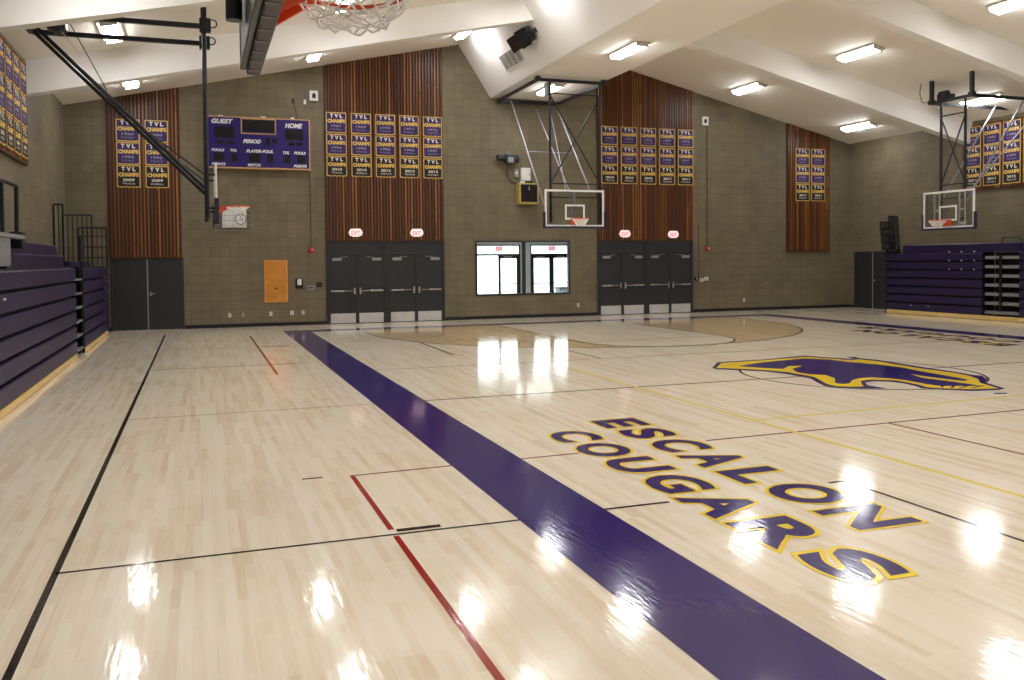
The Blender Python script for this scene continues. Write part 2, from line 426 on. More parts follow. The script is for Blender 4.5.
def court_text(body, xbase, spans, hgt, flip=False):
    y = MB(); p = MB()
    def put(u, v, z):
        X, Y = xbase + v, -u
        if flip: X, Y = 2 * KX + .35 - X, my(Y)
        return (X, Y, z)
    for i, ch in enumerate(body):
        u0 = -spans[i][0]; ww = spans[i][0] - spans[i][1]
        for mb, bold, z in ((y, .085, .0030), (p, .04, .0036)):
            fit(mb, ch, u0, u0 + ww, 0, hgt, lambda u, v: put(u, v, z), bold=bold, ref=.04)
    return y, p
for flip in (False, True):
    a, b = court_text('ESCALON', 4.18, [(9.10, 8.64), (8.48, 8.0), (7.86, 7.33), (7.2, 6.68), (6.53, 6.07), (5.95, 5.37), (5.24, 4.75)], .55, flip)
    a2, b2 = court_text('COUGARS', 3.42, [(8.66, 8.12), (7.99, 7.39), (7.28, 6.73), (6.58, 6.03), (5.92, 5.33), (5.22, 4.62), (4.5, 3.97)], .51, flip)
    for nm, mt, q in (('lettering_outline', 'floor_yellow', (a, a2)), ('lettering', 'floor_purple', (b, b2))):
        k = MB(); k.add(q[0].v, q[0].f); k.add(q[1].v, q[1].f); mark(nm, mt, k)
S0 = [(8.14, 12.77), (8.67, 13.43), (9.67, 13.47), (10.73, 13.68), (11.1, 12.99), (11.11, 12.76), (11.32, 13.23), (11.43, 13.12), (11.36, 12.92), (11.46, 12.6), (11.41, 11.94), (11.36, 11.33), (11.37, 10.83), (11.3, 10.39), (11.35, 10.25), (11.07, 9.91), (10.79, 9.69), (10.55, 9.15), (10.33, 9.08), (9.95, 9.15), (9.69, 9.39), (9.53, 9.62), (9.61, 9.79), (9.66, 10.04), (9.62, 10.31), (9.41, 10.44), (9.22, 10.38), (9.07, 10.16), (9.06, 9.96), (9.1, 9.77), (8.87, 9.87), (8.65, 10.0), (8.49, 10.13), (8.45, 10.32), (8.59, 10.65), (8.79, 11.06), (8.79, 11.58), (8.66, 12.07), (8.1, 12.6)]
Y1 = [(8.2, 12.74), (8.68, 13.32), (9.58, 13.35), (10.6, 13.5), (10.82, 13.17), (10.99, 12.7), (11.23, 12.82), (11.29, 12.41), (11.24, 11.77), (11.2, 11.31), (11.25, 10.71), (11.17, 10.33), (11.0, 10.01), (10.7, 9.7), (10.47, 9.18), (10.07, 9.26), (9.78, 9.48), (9.66, 9.66), (9.75, 9.9), (9.78, 10.17), (9.76, 10.4), (9.51, 10.58), (9.28, 10.54), (9.02, 10.21), (8.94, 10.07), (8.74, 10.09), (8.58, 10.23), (8.59, 10.44), (8.77, 10.8), (8.95, 11.18), (8.93, 11.78), (8.76, 12.21)]
P1 = [(8.68, 12.81), (9.4, 13.1), (10.43, 13.29), (10.69, 13.01), (10.79, 12.47), (10.96, 12.04), (11.02, 11.53), (10.92, 11.03), (10.87, 10.46), (10.82, 10.09), (10.76, 9.96), (10.63, 9.95), (10.55, 10.28), (10.52, 10.62), (10.53, 10.86), (10.35, 10.45), (10.42, 10.04), (10.45, 9.66), (10.43, 9.43), (10.26, 9.54), (9.93, 9.68), (9.9, 9.9), (9.93, 10.33), (9.87, 10.58), (9.69, 10.78), (9.44, 10.77), (9.21, 10.64), (8.95, 10.39), (8.81, 10.38), (8.78, 10.49), (9.12, 10.91), (9.25, 11.26), (9.08, 11.46), (9.07, 11.76), (9.27, 12.12), (9.7, 12.41), (9.46, 12.47), (9.13, 12.18), (8.91, 12.42)]
m = MB(); m.flat(S0, .0030); m.flat([(10.06, 8.91), (10.22, 8.84), (10.16, 8.78), (10.01, 8.84)], .003)
mark('court_emblem_outline', 'floor_purple', m)
m = MB()
for a_, b_ in (((10.42, 9.60), (9.98, 9.40)), ((10.30, 9.74), (9.90, 9.46)), ((10.22, 9.90), (9.84, 9.56)), ((10.52, 9.48), (10.12, 9.32))): ribbon(m, [a_, b_], .03, .0046)
mark('emblem_whisker', 'floor_purple', m)
mark('court_emblem_yellow', 'floor_yellow', MB().flat(Y1, .0036)); mark('court_emblem_purple', 'floor_purple', MB().flat(P1, .0042))

# ------------------------------------------------------------------ timber panels
def panel(name, label, x0, x1, z0, top, axis='y', face=YB, sgn=-1):
    """battens on a backing board. axis 'y': on the back wall; 'x': on a side wall"""
    t = thing(name, label, 'wall panel', ((x0 + x1) / 2, face, z0) if axis == 'y' else (face, (x0 + x1) / 2, z0), 'slatted timber wall panels')
    def bx(mb, a0, a1, d0, d1, z0_, za, zb):
        if axis == 'y': mb.prism([(a0, z0_), (a1, z0_), (a1, zb), (a0, za)], 'y', face + sgn * d1, face + sgn * d0)
        else: mb.prism([(a0, z0_), (a1, z0_), (a1, zb), (a0, za)], 'x', face + sgn * d1, face + sgn * d0)
    bk = MB()
    if axis == 'y' and x0 < XC: bx(bk, x0, x1, 0.002, .03, z0, top(x0), top(x1))
    else: bx(bk, x0, x1, 0.002, .03, z0, top(x0), top(x1))
    bk.build('backing', 'batten_back', t)
    s = MB(); k0 = math.floor((x0 + (0 if axis == 'y' else face)) / PITCH) + 1
    off = 0 if axis == 'y' else -(face + sgn * .05)
    if axis == 'y': off = -(face - .05)
    # batten cells follow floor((x+y)/pitch), so each batten keeps one tone
    j = math.ceil((x0 - off) / PITCH - 1e-6)
    while True:
        a = off + j * PITCH + .02; b = a + .036
        if b > x1: break
        if a >= x0 - 1e-6: bx(s, a, b, .03, .07, z0, top(a), top(b))
        j += 1
    s.build('battens', 'batten_wood', t)
    r = MB()
    for zz in [z0 + .0]: bx(r, x0, x1, .005, .075, zz - .03, zz, zz)
    r.build('bottom_rail', 'batten_back', t)
    return t
ct = lambda x: ceil_z(x) - .005
panel('timber_panel', 'tall slatted timber panel between the scoreboard and the window, above grey double doors', 3.58, 7.2, 2.50, ct)
panel('timber_panel', 'tall slatted timber panel on the back wall just behind the main backboard, above grey doors', 12.44, 16.05, 2.49, ct)
panel('timber_panel', 'narrow slatted timber panel over the plain grey door near the corner with black railings', -2.31, -.42, 2.03, ct)
panel('timber_panel', 'narrow slatted timber panel ending above bare block wall, farthest from the scoreboard', 19.91, 21.8, 2.10, ct)
panel('timber_panel', 'timber panel covered in banners on the side wall with the swing-up hoops nearest the camera', 17.1, 20.55, 3.93, lambda x: 6.0, 'x', XL, 1)
panel('timber_panel', 'timber panel with banners on the side wall behind the hoop facing the scoreboard side', 17.85, 21.25, 3.90, lambda x: 5.9, 'x', XR, -1)

# ------------------------------------------------------------------ banners
BW, BH = 0.60, 0.62
def banner_proto(dark, year, sport):
    t = thing('championship_banner', None, 'banner', (0, 0, 0))
    b = MB()
    def shape(inset, y0, y1, drop=.03):
        w_ = BW / 2 - inset; zb = -BH / 2 + inset + .02; zt = BH / 2 - inset
        pts = [(-w_, zt), (-w_, zb), (-w_ * .5, zb - drop * .4), (-w_ * .12, zb), (0, zb - drop), (w_ * .12, zb), (w_ * .5, zb - drop * .4), (w_, zb), (w_, zt)]
        return MB().prism(pts, 'y', y0, y1)
    shape(0, -.012, -.002).build('border', 'banner_yellow', t)
    shape(.026, -.017, -.012).build('cloth', 'banner_black' if dark else 'banner_purple', t)
    q = MB()
    put = lambda yy: (lambda u, v: (u, yy, v))
    fit(q, 'T', -.18, -.09, .15, .265, put(-.0185), bold=.05); fit(q, 'V', -.05, .06, .15, .265, put(-.0185), bold=.05); fit(q, 'L', .10, .18, .15, .265, put(-.0185), bold=.05); q.build('lettering', 'banner_white', t)
    q = MB(); fit(q, "CHAMPS", -.26, .26, -.005, .11, put(-.0185), bold=.07); q.build('lettering', 'banner_yellow', t)
    q = MB(); fit(q, year, -.15, .15, -.13, -.055, put(-.0185), bold=.03); q.build('year', 'banner_white' if dark else 'banner_dim', t); q = MB()
    fit(q, sport, -.17, .17, -.215, -.17, put(-.0185)); q.build('lettering', 'banner_white' if dark else 'banner_dim', t)
    return t
PROT = {}
def banner(dark, year, sport, loc, rz, label, group):
    k = (dark, year, sport)
    if k in PROT: o = copy_tree(PROT[k])
    else: o = PROT[k] = banner_proto(*k)
    o.location = loc; o.rotation_euler = (0, 0, rz); tag(o, label, 'banner', group)
SP = ['FOOTBALL', 'TENNIS', 'WRESTLING', 'BASEBALL', 'TRACK', 'SOFTBALL']
ROW = ['topmost row', 'middle row', 'lowest row']
ORD = ['first', 'second', 'third', 'fourth', 'fifth']
def grid(xs, zs, years, fn, where, frm, group, n0=0):
    k = n0
    for r, z in enumerate(zs):
        for i, x in enumerate(xs):
            loc, rz = fn(x, z)
            banner(r == 2, years[r][i], SP[(k * 5 + r) % 6], loc, rz, '%s TVL CHAMPS banner, %s, %s from %s, %s' % ('black' if r == 2 else 'purple', ROW[r], ORD[i], frm, where), group); k += 1
back = lambda x, z: ((x, YB - .0685, z), 0)
grid([3.93 + .733 * i for i in range(5)], [5.97, 5.33, 4.69], [['1967', '1969', '1970', '1971', '1972'], ['1994', '1995', '1996', '1996', '1997'], ['2010', '2010', '2012', '2013', '2013']], back, 'tall scoreboard panel', 'scoreboard', 'banners on the tall panel by the scoreboard')
grid([12.88 + .718 * i for i in range(5)], [5.94, 5.29, 4.66], [['1972', '1974', '1976', '1977', '1978'], ['1997', '1997', '1997', '1998', '1997'], ['2010', '2010', '2010', '2011', '2011']], back, 'tall panel behind backboard', 'window', 'banners on the tall panel behind the main backboard')
grid([-1.75, -1.02], [5.51, 4.88, 4.25], [['1960', '1960'], ['1996', '1996'], ['2009', '2009']], back, 'narrow scoreboard-side panel', 'railings', 'banners on the narrow panel beside the railings')
grid([20.57, 21.25], [5.47, 4.83, 4.19], [['1978', '1978'], ['1998', '1998'], ['2011', '2011']], back, 'narrow far panel', 'window', 'banners on the narrow far panel')
grid([20.13 - .73 * i for i in range(4)], [5.60, 4.96, 4.32], [['1958', '1957', '1956', '1955'], ['1990', '1989', '1988', '1987'], ['2005', '2004', '2003', '2002']], lambda y, z: ((XL + .0685, y, z), PI / 2), 'bleacher-side wall', 'back wall', 'banners on the near side wall')
grid([20.83 - .69 * i for i in range(4)], [5.52, 4.90, 4.28], [['1979', '1980', '1980', '1981'], ['1998', '1999', '1999', '2000'], ['2011', '2011', '2012', '2012']], lambda y, z: ((XR - .0685, y, z), -PI / 2), 'far side wall', 'back wall', 'banners on the far side wall')

# ------------------------------------------------------------------ doors
def double_door(n, x0, x1, hz=2.47):
    """two pairs of leaves in one dark frame; n, n+1 name the pairs"""
    mid = (x0 + x1) / 2
    for k, (a, b) in enumerate(((x0, mid), (mid, x1))):
        d = sthing('door_%d' % (n + k), ((a + b) / 2, YB, 0))
        f = MB(); Y0, Y1 = YB - .06, YB - .002
        f.box(a, a + .09, Y0, Y1, 0, hz); f.box(b - .09, b, Y0, Y1, 0, hz); f.box(a + .09, b - .09, Y0, Y1, 2.03, 2.12); f.box(a + .09, b - .09, Y0, Y1, hz - .05, hz)
        f.box((a + b) / 2 - .035, (a + b) / 2 + .035, Y0, Y1, 0, 2.07)
        f.build('door_frame', 'frame_grey', d, bevel=.006)
        MB().box(a + .09, b - .09, YB - .03, YB - .002, 2.12, hz - .05).build('transom_panel', 'door_grey', d)
        c0 = (a + b) / 2
        for s, l0, l1 in ((-1, a + .09, c0 - .035), (1, c0 + .035, b - .09)):
            lf = MB().box(l0 + .004, l1 - .004, YB - .045, YB - .004, .012, 2.025).build('door_leaf', 'door_grey', d)
            hinge = l0 if s < 0 else l1; meet = l1 if s < 0 else l0
            q = MB().box(hinge - s * .08, hinge - s * .36, YB - .10, YB - .045, 1.88, 1.97); q.bar((hinge - s * .30, YB - .08, 1.98), (hinge - s * .55, YB - .07, 2.01), .015)
            q.build('door_closer', 'grey_plastic', lf, bevel=.006)
            q = MB().box(hinge - s * .03, hinge - s * .42, YB - .11, YB - .07, .955, 1.005); q.box(hinge - s * .42, meet + s * .10, YB - .10, YB - .08, .97, .99)
            q.build('push_bar', 'chrome', lf, bevel=.004)
            q = MB().box(meet + s * .02, meet + s * .08, YB - .12, YB - .046, .88, 1.07); q.build('latch', 'chrome', lf, bevel=.008)
            MB().box(l0 + .02, l1 - .02, YB - .049, YB - .0452, .02, .31).build('kick_plate', 'kick_steel', lf)
double_door(1, 3.58, 7.2); double_door(3, 12.44, 16.05, 2.46)
def plain_door(n, place, wid, hz):
    d = sthing('door_%d' % n, place(0, 0, 0))
    def bx(u0, u1, d0, d1, z0, z1):
        a = place(u0, d0, z0); b = place(u1, d1, z1); return (a[0], b[0], a[1], b[1], a[2], b[2])
    f = MB(); f.box(*bx(0, .04, .002, .05, 0, hz)); f.box(*bx(wid - .04, wid, .002, .05, 0, hz)); f.box(*bx(.04, wid - .04, .002, .05, hz - .04, hz)); f.build('door_frame', 'frame_grey', d)
    for u0, u1 in ((.045, wid / 2 - .015), (wid / 2 + .015, wid - .045)):
        MB().box(*bx(u0, u1, .004, .04, .015, hz - .045)).build('door_leaf', 'door_grey', d)
    MB().box(*bx(wid / 2 - .015, wid / 2 + .015, .004, .05, .015, hz - .045)).build('meeting_strip', 'grey_plastic', d)
    h = MB().box(*bx(wid / 2 + .05, wid / 2 + .10, .04, .055, .96, 1.06)); h.box(*bx(wid / 2 + .06, wid / 2 + .19, .055, .08, 1.0, 1.03)); h.build('door_handle', 'chrome', d, bevel=.004)
    MB().box(*bx(.04, wid - .04, .002, .07, 0, .014)).build('threshold', 'chrome', d)
plain_door(5, lambda u, d, z: (-2.27 + u, YB - d, z), 1.88, 2.02)
plain_door(6, lambda u, d, z: (XR - d, 26.05 - u, z), 1.85, 2.04)

# ------------------------------------------------------------------ exit signs
def exit_sign(x, z, label):
    t = thing('exit_sign', label, 'exit sign', (x, YB - .08, z - .13), 'exit signs above the gym doors')
    MB().box(x - .12, x + .12, YB - .10, YB - .0755, z - .06, z + .06).build('mount', 'white_plastic', t)
    pts = [(x - .21, z), (x - .17, z + .09), (x - .15, z + .09), (x - .14, z + .12), (x + .14, z + .12), (x + .15, z + .09), (x + .17, z + .09), (x + .21, z), (x + .17, z - .09), (x + .12, z - .10), (x + .10, z - .12), (x - .10, z - .12), (x - .12, z - .10), (x - .17, z - .09)]
    MB().prism(pts, 'y', YB - .13, YB - .10).build('sign_face', 'exit_white', t, bevel=.005)
    fit(MB(), 'EXIT', x - .13, x + .13, z - .075, z + .05, lambda u, v: (u, YB - .132, v), bold=.03).build('lettering', 'exit_pink', t)
exit_sign(4.45, 2.72, 'lit EXIT sign over the door pair closest to the scoreboard')
exit_sign(6.32, 2.72, 'lit EXIT sign over the door pair just left of the big window')
exit_sign(13.41, 2.70, 'lit EXIT sign over the door pair just right of the big window')
exit_sign(15.24, 2.68, 'lit EXIT sign over the door pair nearest the plain block wall with the red alarm')

# ------------------------------------------------------------------ window and the vestibule behind it
WM = 9.86
win = sthing('window_1', ((W0 + W1) / 2, YB, WZ0))
f = MB(); a, b = YB - .02, YB + .12
f.box(W0, W0 + .06, a, b, WZ0, WZ1); f.box(W1 - .06, W1, a, b, WZ0, WZ1); f.box(W0 + .06, W1 - .06, a, b, WZ0, WZ0 + .06); f.box(W0 + .06, W1 - .06, a, b, WZ1 - .05, WZ1); f.box(WM - .045, WM + .045, a, b, WZ0 + .06, WZ1 - .05)
f.build('window_frame', 'frame_grey', win, bevel=.006)
for p, q in ((W0 + .06, WM - .045), (WM + .045, W1 - .06)):
    MB().box(p, q, YB + .04, YB + .05, WZ0 + .06, WZ1 - .05).build('pane', 'clear_glass', win)
VX0, VX1, VY = 7.6, 14.2, 30.0
v = MB(); v.box(VX0, VX1, YB + .2, VY + .1, -.1, 0); struct(v.build('floor_vestibule', 'pavement_grey'))
struct(MB().box(VX0, VX1, YB + .2, VY + .1, 2.75, 2.85).build('ceiling_vestibule', 'vestibule_paint'))
v = MB(); v.box(VX0 - .1, VX0, YB + .2, VY + .1, 0, 2.75); struct(v.build('wall_vestibule_left', 'vestibule_paint'))
struct(MB().box(VX1, VX1 + .1, YB + .2, VY + .1, 0, 2.75).build('wall_vestibule_right', 'vestibule_paint'))
v = MB(); v.box(VX0, 9.37, VY, VY + .1, 0, 2.75); v.box(11.06, 11.45, VY, VY + .1, 0, 2.75); v.box(13.13, VX1, VY, VY + .1, 0, 2.75)
v.box(9.37, 11.06, VY, VY + .1, 2.42, 2.75); v.box(11.45, 13.13, VY, VY + .1, 2.42, 2.75)
struct(v.build('wall_vestibule_outer', 'vestibule_paint'))
def glazed_door(n, x0, x1, open_left=False):
    d = sthing('door_%d' % n, ((x0 + x1) / 2, VY, 0)); Y0, Y1 = VY, VY + .08; m_ = (x0 + x1) / 2
    f = MB(); f.box(x0, x0 + .05, Y0, Y1, 0, 2.42); f.box(x1 - .05, x1, Y0, Y1, 0, 2.42); f.box(x0, x1, Y0, Y1, 2.02, 2.09); f.box(x0, x1, Y0, Y1, 2.37, 2.42)
    f.build('door_frame', 'frame_grey', d)
    MB().box(x0 + .05, x1 - .05, Y0 + .03, Y0 + .04, 2.09, 2.37).build('transom_pane', 'clear_glass', d)
    for s, l0, l1 in ((-1, x0 + .05, m_), (1, m_, x1 - .05)):
        if open_left and s < 0: continue
        q = MB(); w_ = .09
        q.box(l0, l0 + w_, Y0 + .01, Y0 + .05, .01, 2.02); q.box(l1 - w_, l1, Y0 + .01, Y0 + .05, .01, 2.02); q.box(l0, l1, Y0 + .01, Y0 + .05, .01, .25); q.box(l0, l1, Y0 + .01, Y0 + .05, 1.92, 2.02)
        lf = q.build('door_leaf', 'frame_grey', d)
        MB().box(l0 + w_, l1 - w_, Y0 + .025, Y0 + .035, .25, 1.92).build('pane', 'clear_glass', lf)
        MB().box(l0 + .05, l1 - .05, Y0 - .05, Y0 - .02, .98, 1.02).build('push_bar', 'chrome', lf)
        MB().box(l0 + .2, l0 + .5, Y0 - .05, Y0, 1.94, 2.0).build('door_closer', 'grey_plastic', lf)
glazed_door(7, 9.37, 11.06, True); glazed_door(8, 11.45, 13.13)
for x, lb in ((10.22, 'small red EXIT sign seen through the window pane nearer the scoreboard'), (12.28, 'small red EXIT sign seen through the window pane nearer the main hoop')):
    t = thing('vestibule_exit_sign', lb, 'exit sign', (x, VY - .03, 2.2), 'exit signs seen through the window')
    MB().box(x - .14, x + .14, VY - .06, VY - .02, 2.18, 2.36).build('sign_face', 'exit_white', t)
    fit(MB(), 'EXIT', x - .12, x + .12, 2.2, 2.34, lambda u, vv: (u, VY - .063, vv), bold=.04).build('lettering', 'exit_pink', t)
struct(MB().box(-8, 34, VY + .1, 50, -.25, -.05).build('pavement', 'pavement_grey'))
t = thing('vestibule_fill_light', 'added fill lamp, out of view, brightening the entrance vestibule behind the window', 'ceiling light', (10.9, 28.2, 2.75))  # invented fixture, hidden from the camera, added to whiten the vestibule walls
MB().box(10.2, 11.6, 28.0, 28.4, 2.70, 2.749).build('housing', 'light_housing', t)
MB().box(10.25, 11.55, 28.04, 28.36, 2.66, 2.70).build('diffuser', 'fill_glow', t)
t = thing('litter_bin', 'blue-grey litter bin outside, seen low through the window', 'bin', (13.45, 31.6, -.05))
MB().prism([(13.22, -.05), (13.68, -.05), (13.72, .72), (13.18, .72)], 'y', 31.4, 31.85).build('body', 'bin_grey', t, bevel=.02)
MB().box(13.16, 13.74, 31.36, 31.9, .72, .80).build('lid', 'frame_grey', t, bevel=.02)

# ------------------------------------------------------------------ scoreboard
t = thing('scoreboard', 'purple scoreboard with GUEST and HOME panels mounted on the block wall', 'scoreboard', (1.71, YB, 4.58))
X0, X1, Z0, Z1 = .30, 3.12, 4.58, 5.98; Yf = YB - .16
MB().box(X0, X1, Yf, YB - .002, Z0, Z1).build('body', 'board_purple', t)
f = MB()
for bx in ((X0 - .03, X0, Z0, Z1), (X1, X1 + .03, Z0, Z1), (X0 - .03, X1 + .03, Z0 - .04, Z0), (X0 - .03, X1 + .03, Z1, Z1 + .03)): f.box(bx[0], bx[1], Yf - .01, YB - .01, bx[2], bx[3])
for bx in ((1.22, 1.25, 5.55, 5.97), (2.16, 2.19, 5.55, 5.97), (1.22, 2.19, 5.53, 5.56), (1.22, 2.19, 5.95, 5.98)): f.box(bx[0], bx[1], Yf - .015, Yf - .001, bx[2], bx[3])
f.build('trim', 'board_trim', t)
def disp(a0, a1, b0, b1): MB().box(X0 + a0 * 2.82, X0 + a1 * 2.82, Yf - .008, Yf - .0005, Z1 - b1 * 1.4, Z1 - b0 * 1.4).build('display', 'display_black', t)
for r in ((.345, .655, .02, .28), (.07, .26, .19, .42), (.76, .94, .2, .42), (.565, .61, .38, .55), (.63, .68, .40, .50), (.09, .16, .46, .53), (.19, .25, .46, .53), (.79, .85, .46, .53), (.87, .93, .46, .53), (.06, .16, .72, .88), (.23, .29, .72, .9), (.40, .51, .72, .9), (.58, .64, .72, .9), (.75, .81, .72, .9), (.88, .96, .72, .88)): disp(*r)
q = MB()
for s, a0, a1, b0, b1 in (('GUEST', .045, .25, .035, .13), ('HOME', .76, .935, .07, .17), ('PERIOD', .345, .52, .43, .51), ('FOULS', .04, .165, .635, .69), ('TOL', .22, .285, .635, .69), ('PLAYER-FOUL', .375, .64, .635, .70), ('TOL', .735, .80, .65, .71), ('FOULS', .845, .965, .65, .71), ('POINTS', .04, .175, .92, .975), ('MATCH', .385, .515, .92, .98), ('POINTS', .84, .975, .92, .98)):
    q = MB(); fit(q, s, X0 + a0 * 2.82, X0 + a1 * 2.82, Z1 - b1 * 1.4, Z1 - b0 * 1.4, lambda u, vv: (u, Yf - .01, vv), bold=.045, shear=.25)
    q.build('lettering', 'white_paint', t)
for a_, b_, h_ in ((.62, .74, .06), (1.78, 1.92, .07), (2.62, 2.72, .08)): MB().box(a_, b_, YB - .12, YB - .04, Z1 + .03, Z1 + h_).build('bracket', 'white_plastic', t)

# ------------------------------------------------------------------ small wall fittings
def fitting(name, label, cat, x0, x1, z0, z1, d, m_, extra=None, group=None, bev=.004):
    t_ = thing(name, label, cat, ((x0 + x1) / 2, YB, z0), group)
    MB().box(x0, x1, YB - d, YB - .001, z0, z1).build('body', m_, t_, bevel=bev)
    if extra: extra(t_)
    return t_
# clock / horn box in a wire guard
t = thing('wall_clock', 'white wall box with round dial inside a wire guard, under the scoreboard', 'clock', (1.0, YB, 2.85))
MB().box(.67, 1.33, YB - .12, YB - .002, 2.86, 3.38).build('case', 'white_plastic', t, bevel=.01)
q = MB(); q.torus((1.17, YB - .125, 3.10), .145, .012, 'y'); q.build('dial_rim', 'frame_grey', t)
q = MB(); q.tube((1.17, YB - .122, 3.10), (1.17, YB - .135, 3.10), .138, 28); q.build('dial', 'white_paint', t)
q = MB(); q.bar((1.17, YB - .138, 3.10), (1.17, YB - .138, 3.20), .012); q.bar((1.17, YB - .138, 3.10), (1.23, YB - .138, 3.08), .012); q.build('hand', 'black_paint', t)
q = MB()
for zz in (2.78, 2.92, 3.06, 3.20, 3.34): q.path([(.47, YB - .01, zz), (.47, YB - .22, zz), (1.47, YB - .22, zz), (1.47, YB - .01, zz)], .006, 5)
for xx in (.47, .72, .97, 1.22, 1.47): q.tube((xx, YB - .22, 2.78), (xx, YB - .22, 3.34), .005, 5)
q.build('wire_guard', 'grey_plastic', t)
# timber hatch
t = thing('wooden_wall_cabinet', 'golden plywood double hatch fixed to the block wall under the scoreboard', 'cabinet', (2.13, YB, .69))
MB().box(1.80, 2.46, YB - .03, YB - .001, .69, 1.92).build('frame', 'cork_edge', t)
MB().box(1.84, 2.42, YB - .045, YB - .03, 1.31, 1.89).build('door', 'cork_wood', t, bevel=.004)
dd = MB().box(1.84, 2.42, YB - .045, YB - .03, .72, 1.27).build('door', 'cork_wood', t, bevel=.004)
MB().box(2.10, 2.16, YB - .06, YB - .045, 1.08, 1.12).build('knob', 'black_paint', dd)
t = thing('wall_telephone', 'white handset phone on a black backplate beside the plywood hatch', 'telephone', (2.8, YB, 1.1))
MB().box(2.68, 2.90, YB - .04, YB - .001, 1.08, 1.38).build('backplate', 'black_paint', t, bevel=.01)
MB().chbox(2.73, 2.85, YB - .09, YB - .04, 1.18, 1.36, .012).build('handset', 'white_plastic', t)
fitting('control_box', 'small grey control box between the wall phone and the doors', 'box', 3.02, 3.22, 1.03, 1.15, .08, 'grey_plastic', lambda t_: MB().box(3.06, 3.18, YB - .085, YB - .08, 1.08, 1.12).build('cover_slot', 'frame_grey', t_))
t = thing('wall_frame', 'small dark framed plate on the wall right beside the door frame', 'frame', (3.37, YB, 1.12))
q = MB(); q.box(3.29, 3.45, YB - .03, YB - .001, 1.22, 1.25); q.box(3.29, 3.45, YB - .03, YB - .001, 1.11, 1.14); q.box(3.29, 3.32, YB - .03, YB - .001, 1.14, 1.22); q.box(3.42, 3.45, YB - .03, YB - .001, 1.14, 1.22); q.build('frame', 'black_paint', t)
MB().box(3.32, 3.42, YB - .015, YB - .001, 1.14, 1.22).build('plate', 'frame_grey', t)
def outlet(x, z, label, wd=.075, m_='white_plastic'):
    t_ = thing('wall_outlet', label, 'outlet', (x, YB, z - .06), 'wall outlets along the back wall')
    MB().box(x - wd / 2, x + wd / 2, YB - .014, YB - .001, z - .06, z + .06).build('cover_plate', m_, t_, bevel=.003)
    q_ = MB(); q_.box(x - .018, x + .018, YB - .018, YB - .014, z + .01, z + .04); q_.box(x - .018, x + .018, YB - .018, YB - .014, z - .04, z - .01); q_.build('socket', 'grey_plastic', t_)
outlet(.83, .35, 'white wall outlet below the scoreboard, farthest of its row from the doors')
outlet(1.19, .35, 'dull grey wall outlet, second in the row below the scoreboard', m_='grey_plastic')
outlet(1.97, .36, 'white wall outlet directly below the plywood hatch')
outlet(2.57, .37, 'white wall outlet low beneath the wall phone', .10)
outlet(2.89, .37, 'white wall outlet in the low row, closest to the grey doors')
outlet(11.74, .36, 'white wall outlet at the lower corner of the big window')
outlet(18.14, .38, 'lone white wall outlet low on the bare block wall past the red alarm')
def alarm(x, z, label, top):
    t_ = thing('fire_alarm', label, 'fire alarm', (x, YB, z), 'fire alarms on the back wall')
    q_ = MB(); q_.tube((x, YB - .001, z), (x, YB - .05, z), .085, 20); q_.tube((x, YB - .05, z), (x, YB - .085, z), .085, 20, .05); q_.build('bell', 'red_alarm', t_)
    MB().tube((x + .02, YB - .085, z + .01), (x + .02, YB - .10, z + .01), .022, 12).build('strobe', 'white_plastic', t_)
    MB().tube((x, YB - .02, z + .08), (x, YB - .02, top), .012, 6).build('conduit', 'bleacher_grey' if False else 'brown_conduit', t_)
alarm(3.15, 2.20, 'red fire alarm on the wall between the scoreboard and the double doors', 4.5)
alarm(16.64, 2.19, 'red fire alarm on the plain block wall beyond the farther doors', 6.45)
def wall_speaker(x, z, label):
    t_ = thing('wall_speaker', label, 'speaker', (x, YB, z - .15), 'white alarm speakers high on the wall')
    MB().box(x - .12, x + .12, YB - .10, YB - .002, z - .15, z + .15).build('case', 'white_plastic', t_, bevel=.01)
    q_ = MB(); q_.prism([(x - .05, z - .07), (x + .05, z - .07), (x + .055, z + .02), (x + .02, z + .08), (x - .02, z + .08), (x - .055, z + .02)], 'y', YB - .108, YB - .1005); q_.build('grille', 'black_paint', t_)
wall_speaker(3.29, 6.73, 'white box with dark opening high on the wall above the scoreboard corner')
wall_speaker(16.53, 6.58, 'white box with dark opening high on the wall near the farther timber panel')
fitting('junction_box', 'tiny white box beside the high white speaker above the scoreboard', 'box', 3.00, 3.07, 6.48, 6.61, .05, 'white_plastic')
t = thing('wall_cable', 'thin dark cable with plug running down to the scoreboard top', 'cable', (2.75, YB, 6.0))
MB().path([(2.70, YB - .02, 6.55), (2.75, YB - .02, 6.35), (2.80, YB - .02, 6.2), (2.80, YB - .03, 6.01)], .008, 6).build('cord', 'black_paint', t)
MB().box(2.67, 2.73, YB - .05, YB - .002, 6.5, 6.62).build('plug', 'black_paint', t, bevel=.006)
fitting('light_switch', 'black switch plate, closest to the door frame of three', 'switch', 16.12, 16.30, 1.10, 1.22, .04, 'black_paint', lambda t_: MB().box(16.19, 16.23, YB - .05, YB - .04, 1.13, 1.19).build('toggle', 'white_plastic', t_), 'switches beside the farther doors')
fitting('light_switch', 'white switch plate in the middle of three, set slightly lower', 'switch', 16.33, 16.48, 1.05, 1.17, .04, 'white_plastic', lambda t_: MB().box(16.38, 16.43, YB - .05, YB - .04, 1.08, 1.14).build('toggle', 'grey_plastic', t_), 'switches beside the farther doors')
fitting('light_switch', 'white switch plate farthest from the doors, under the red alarm', 'switch', 16.51, 16.66, 1.09, 1.21, .04, 'white_plastic', lambda t_: MB().box(16.56, 16.61, YB - .05, YB - .04, 1.12, 1.18).build('toggle', 'grey_plastic', t_), 'switches beside the farther doors')
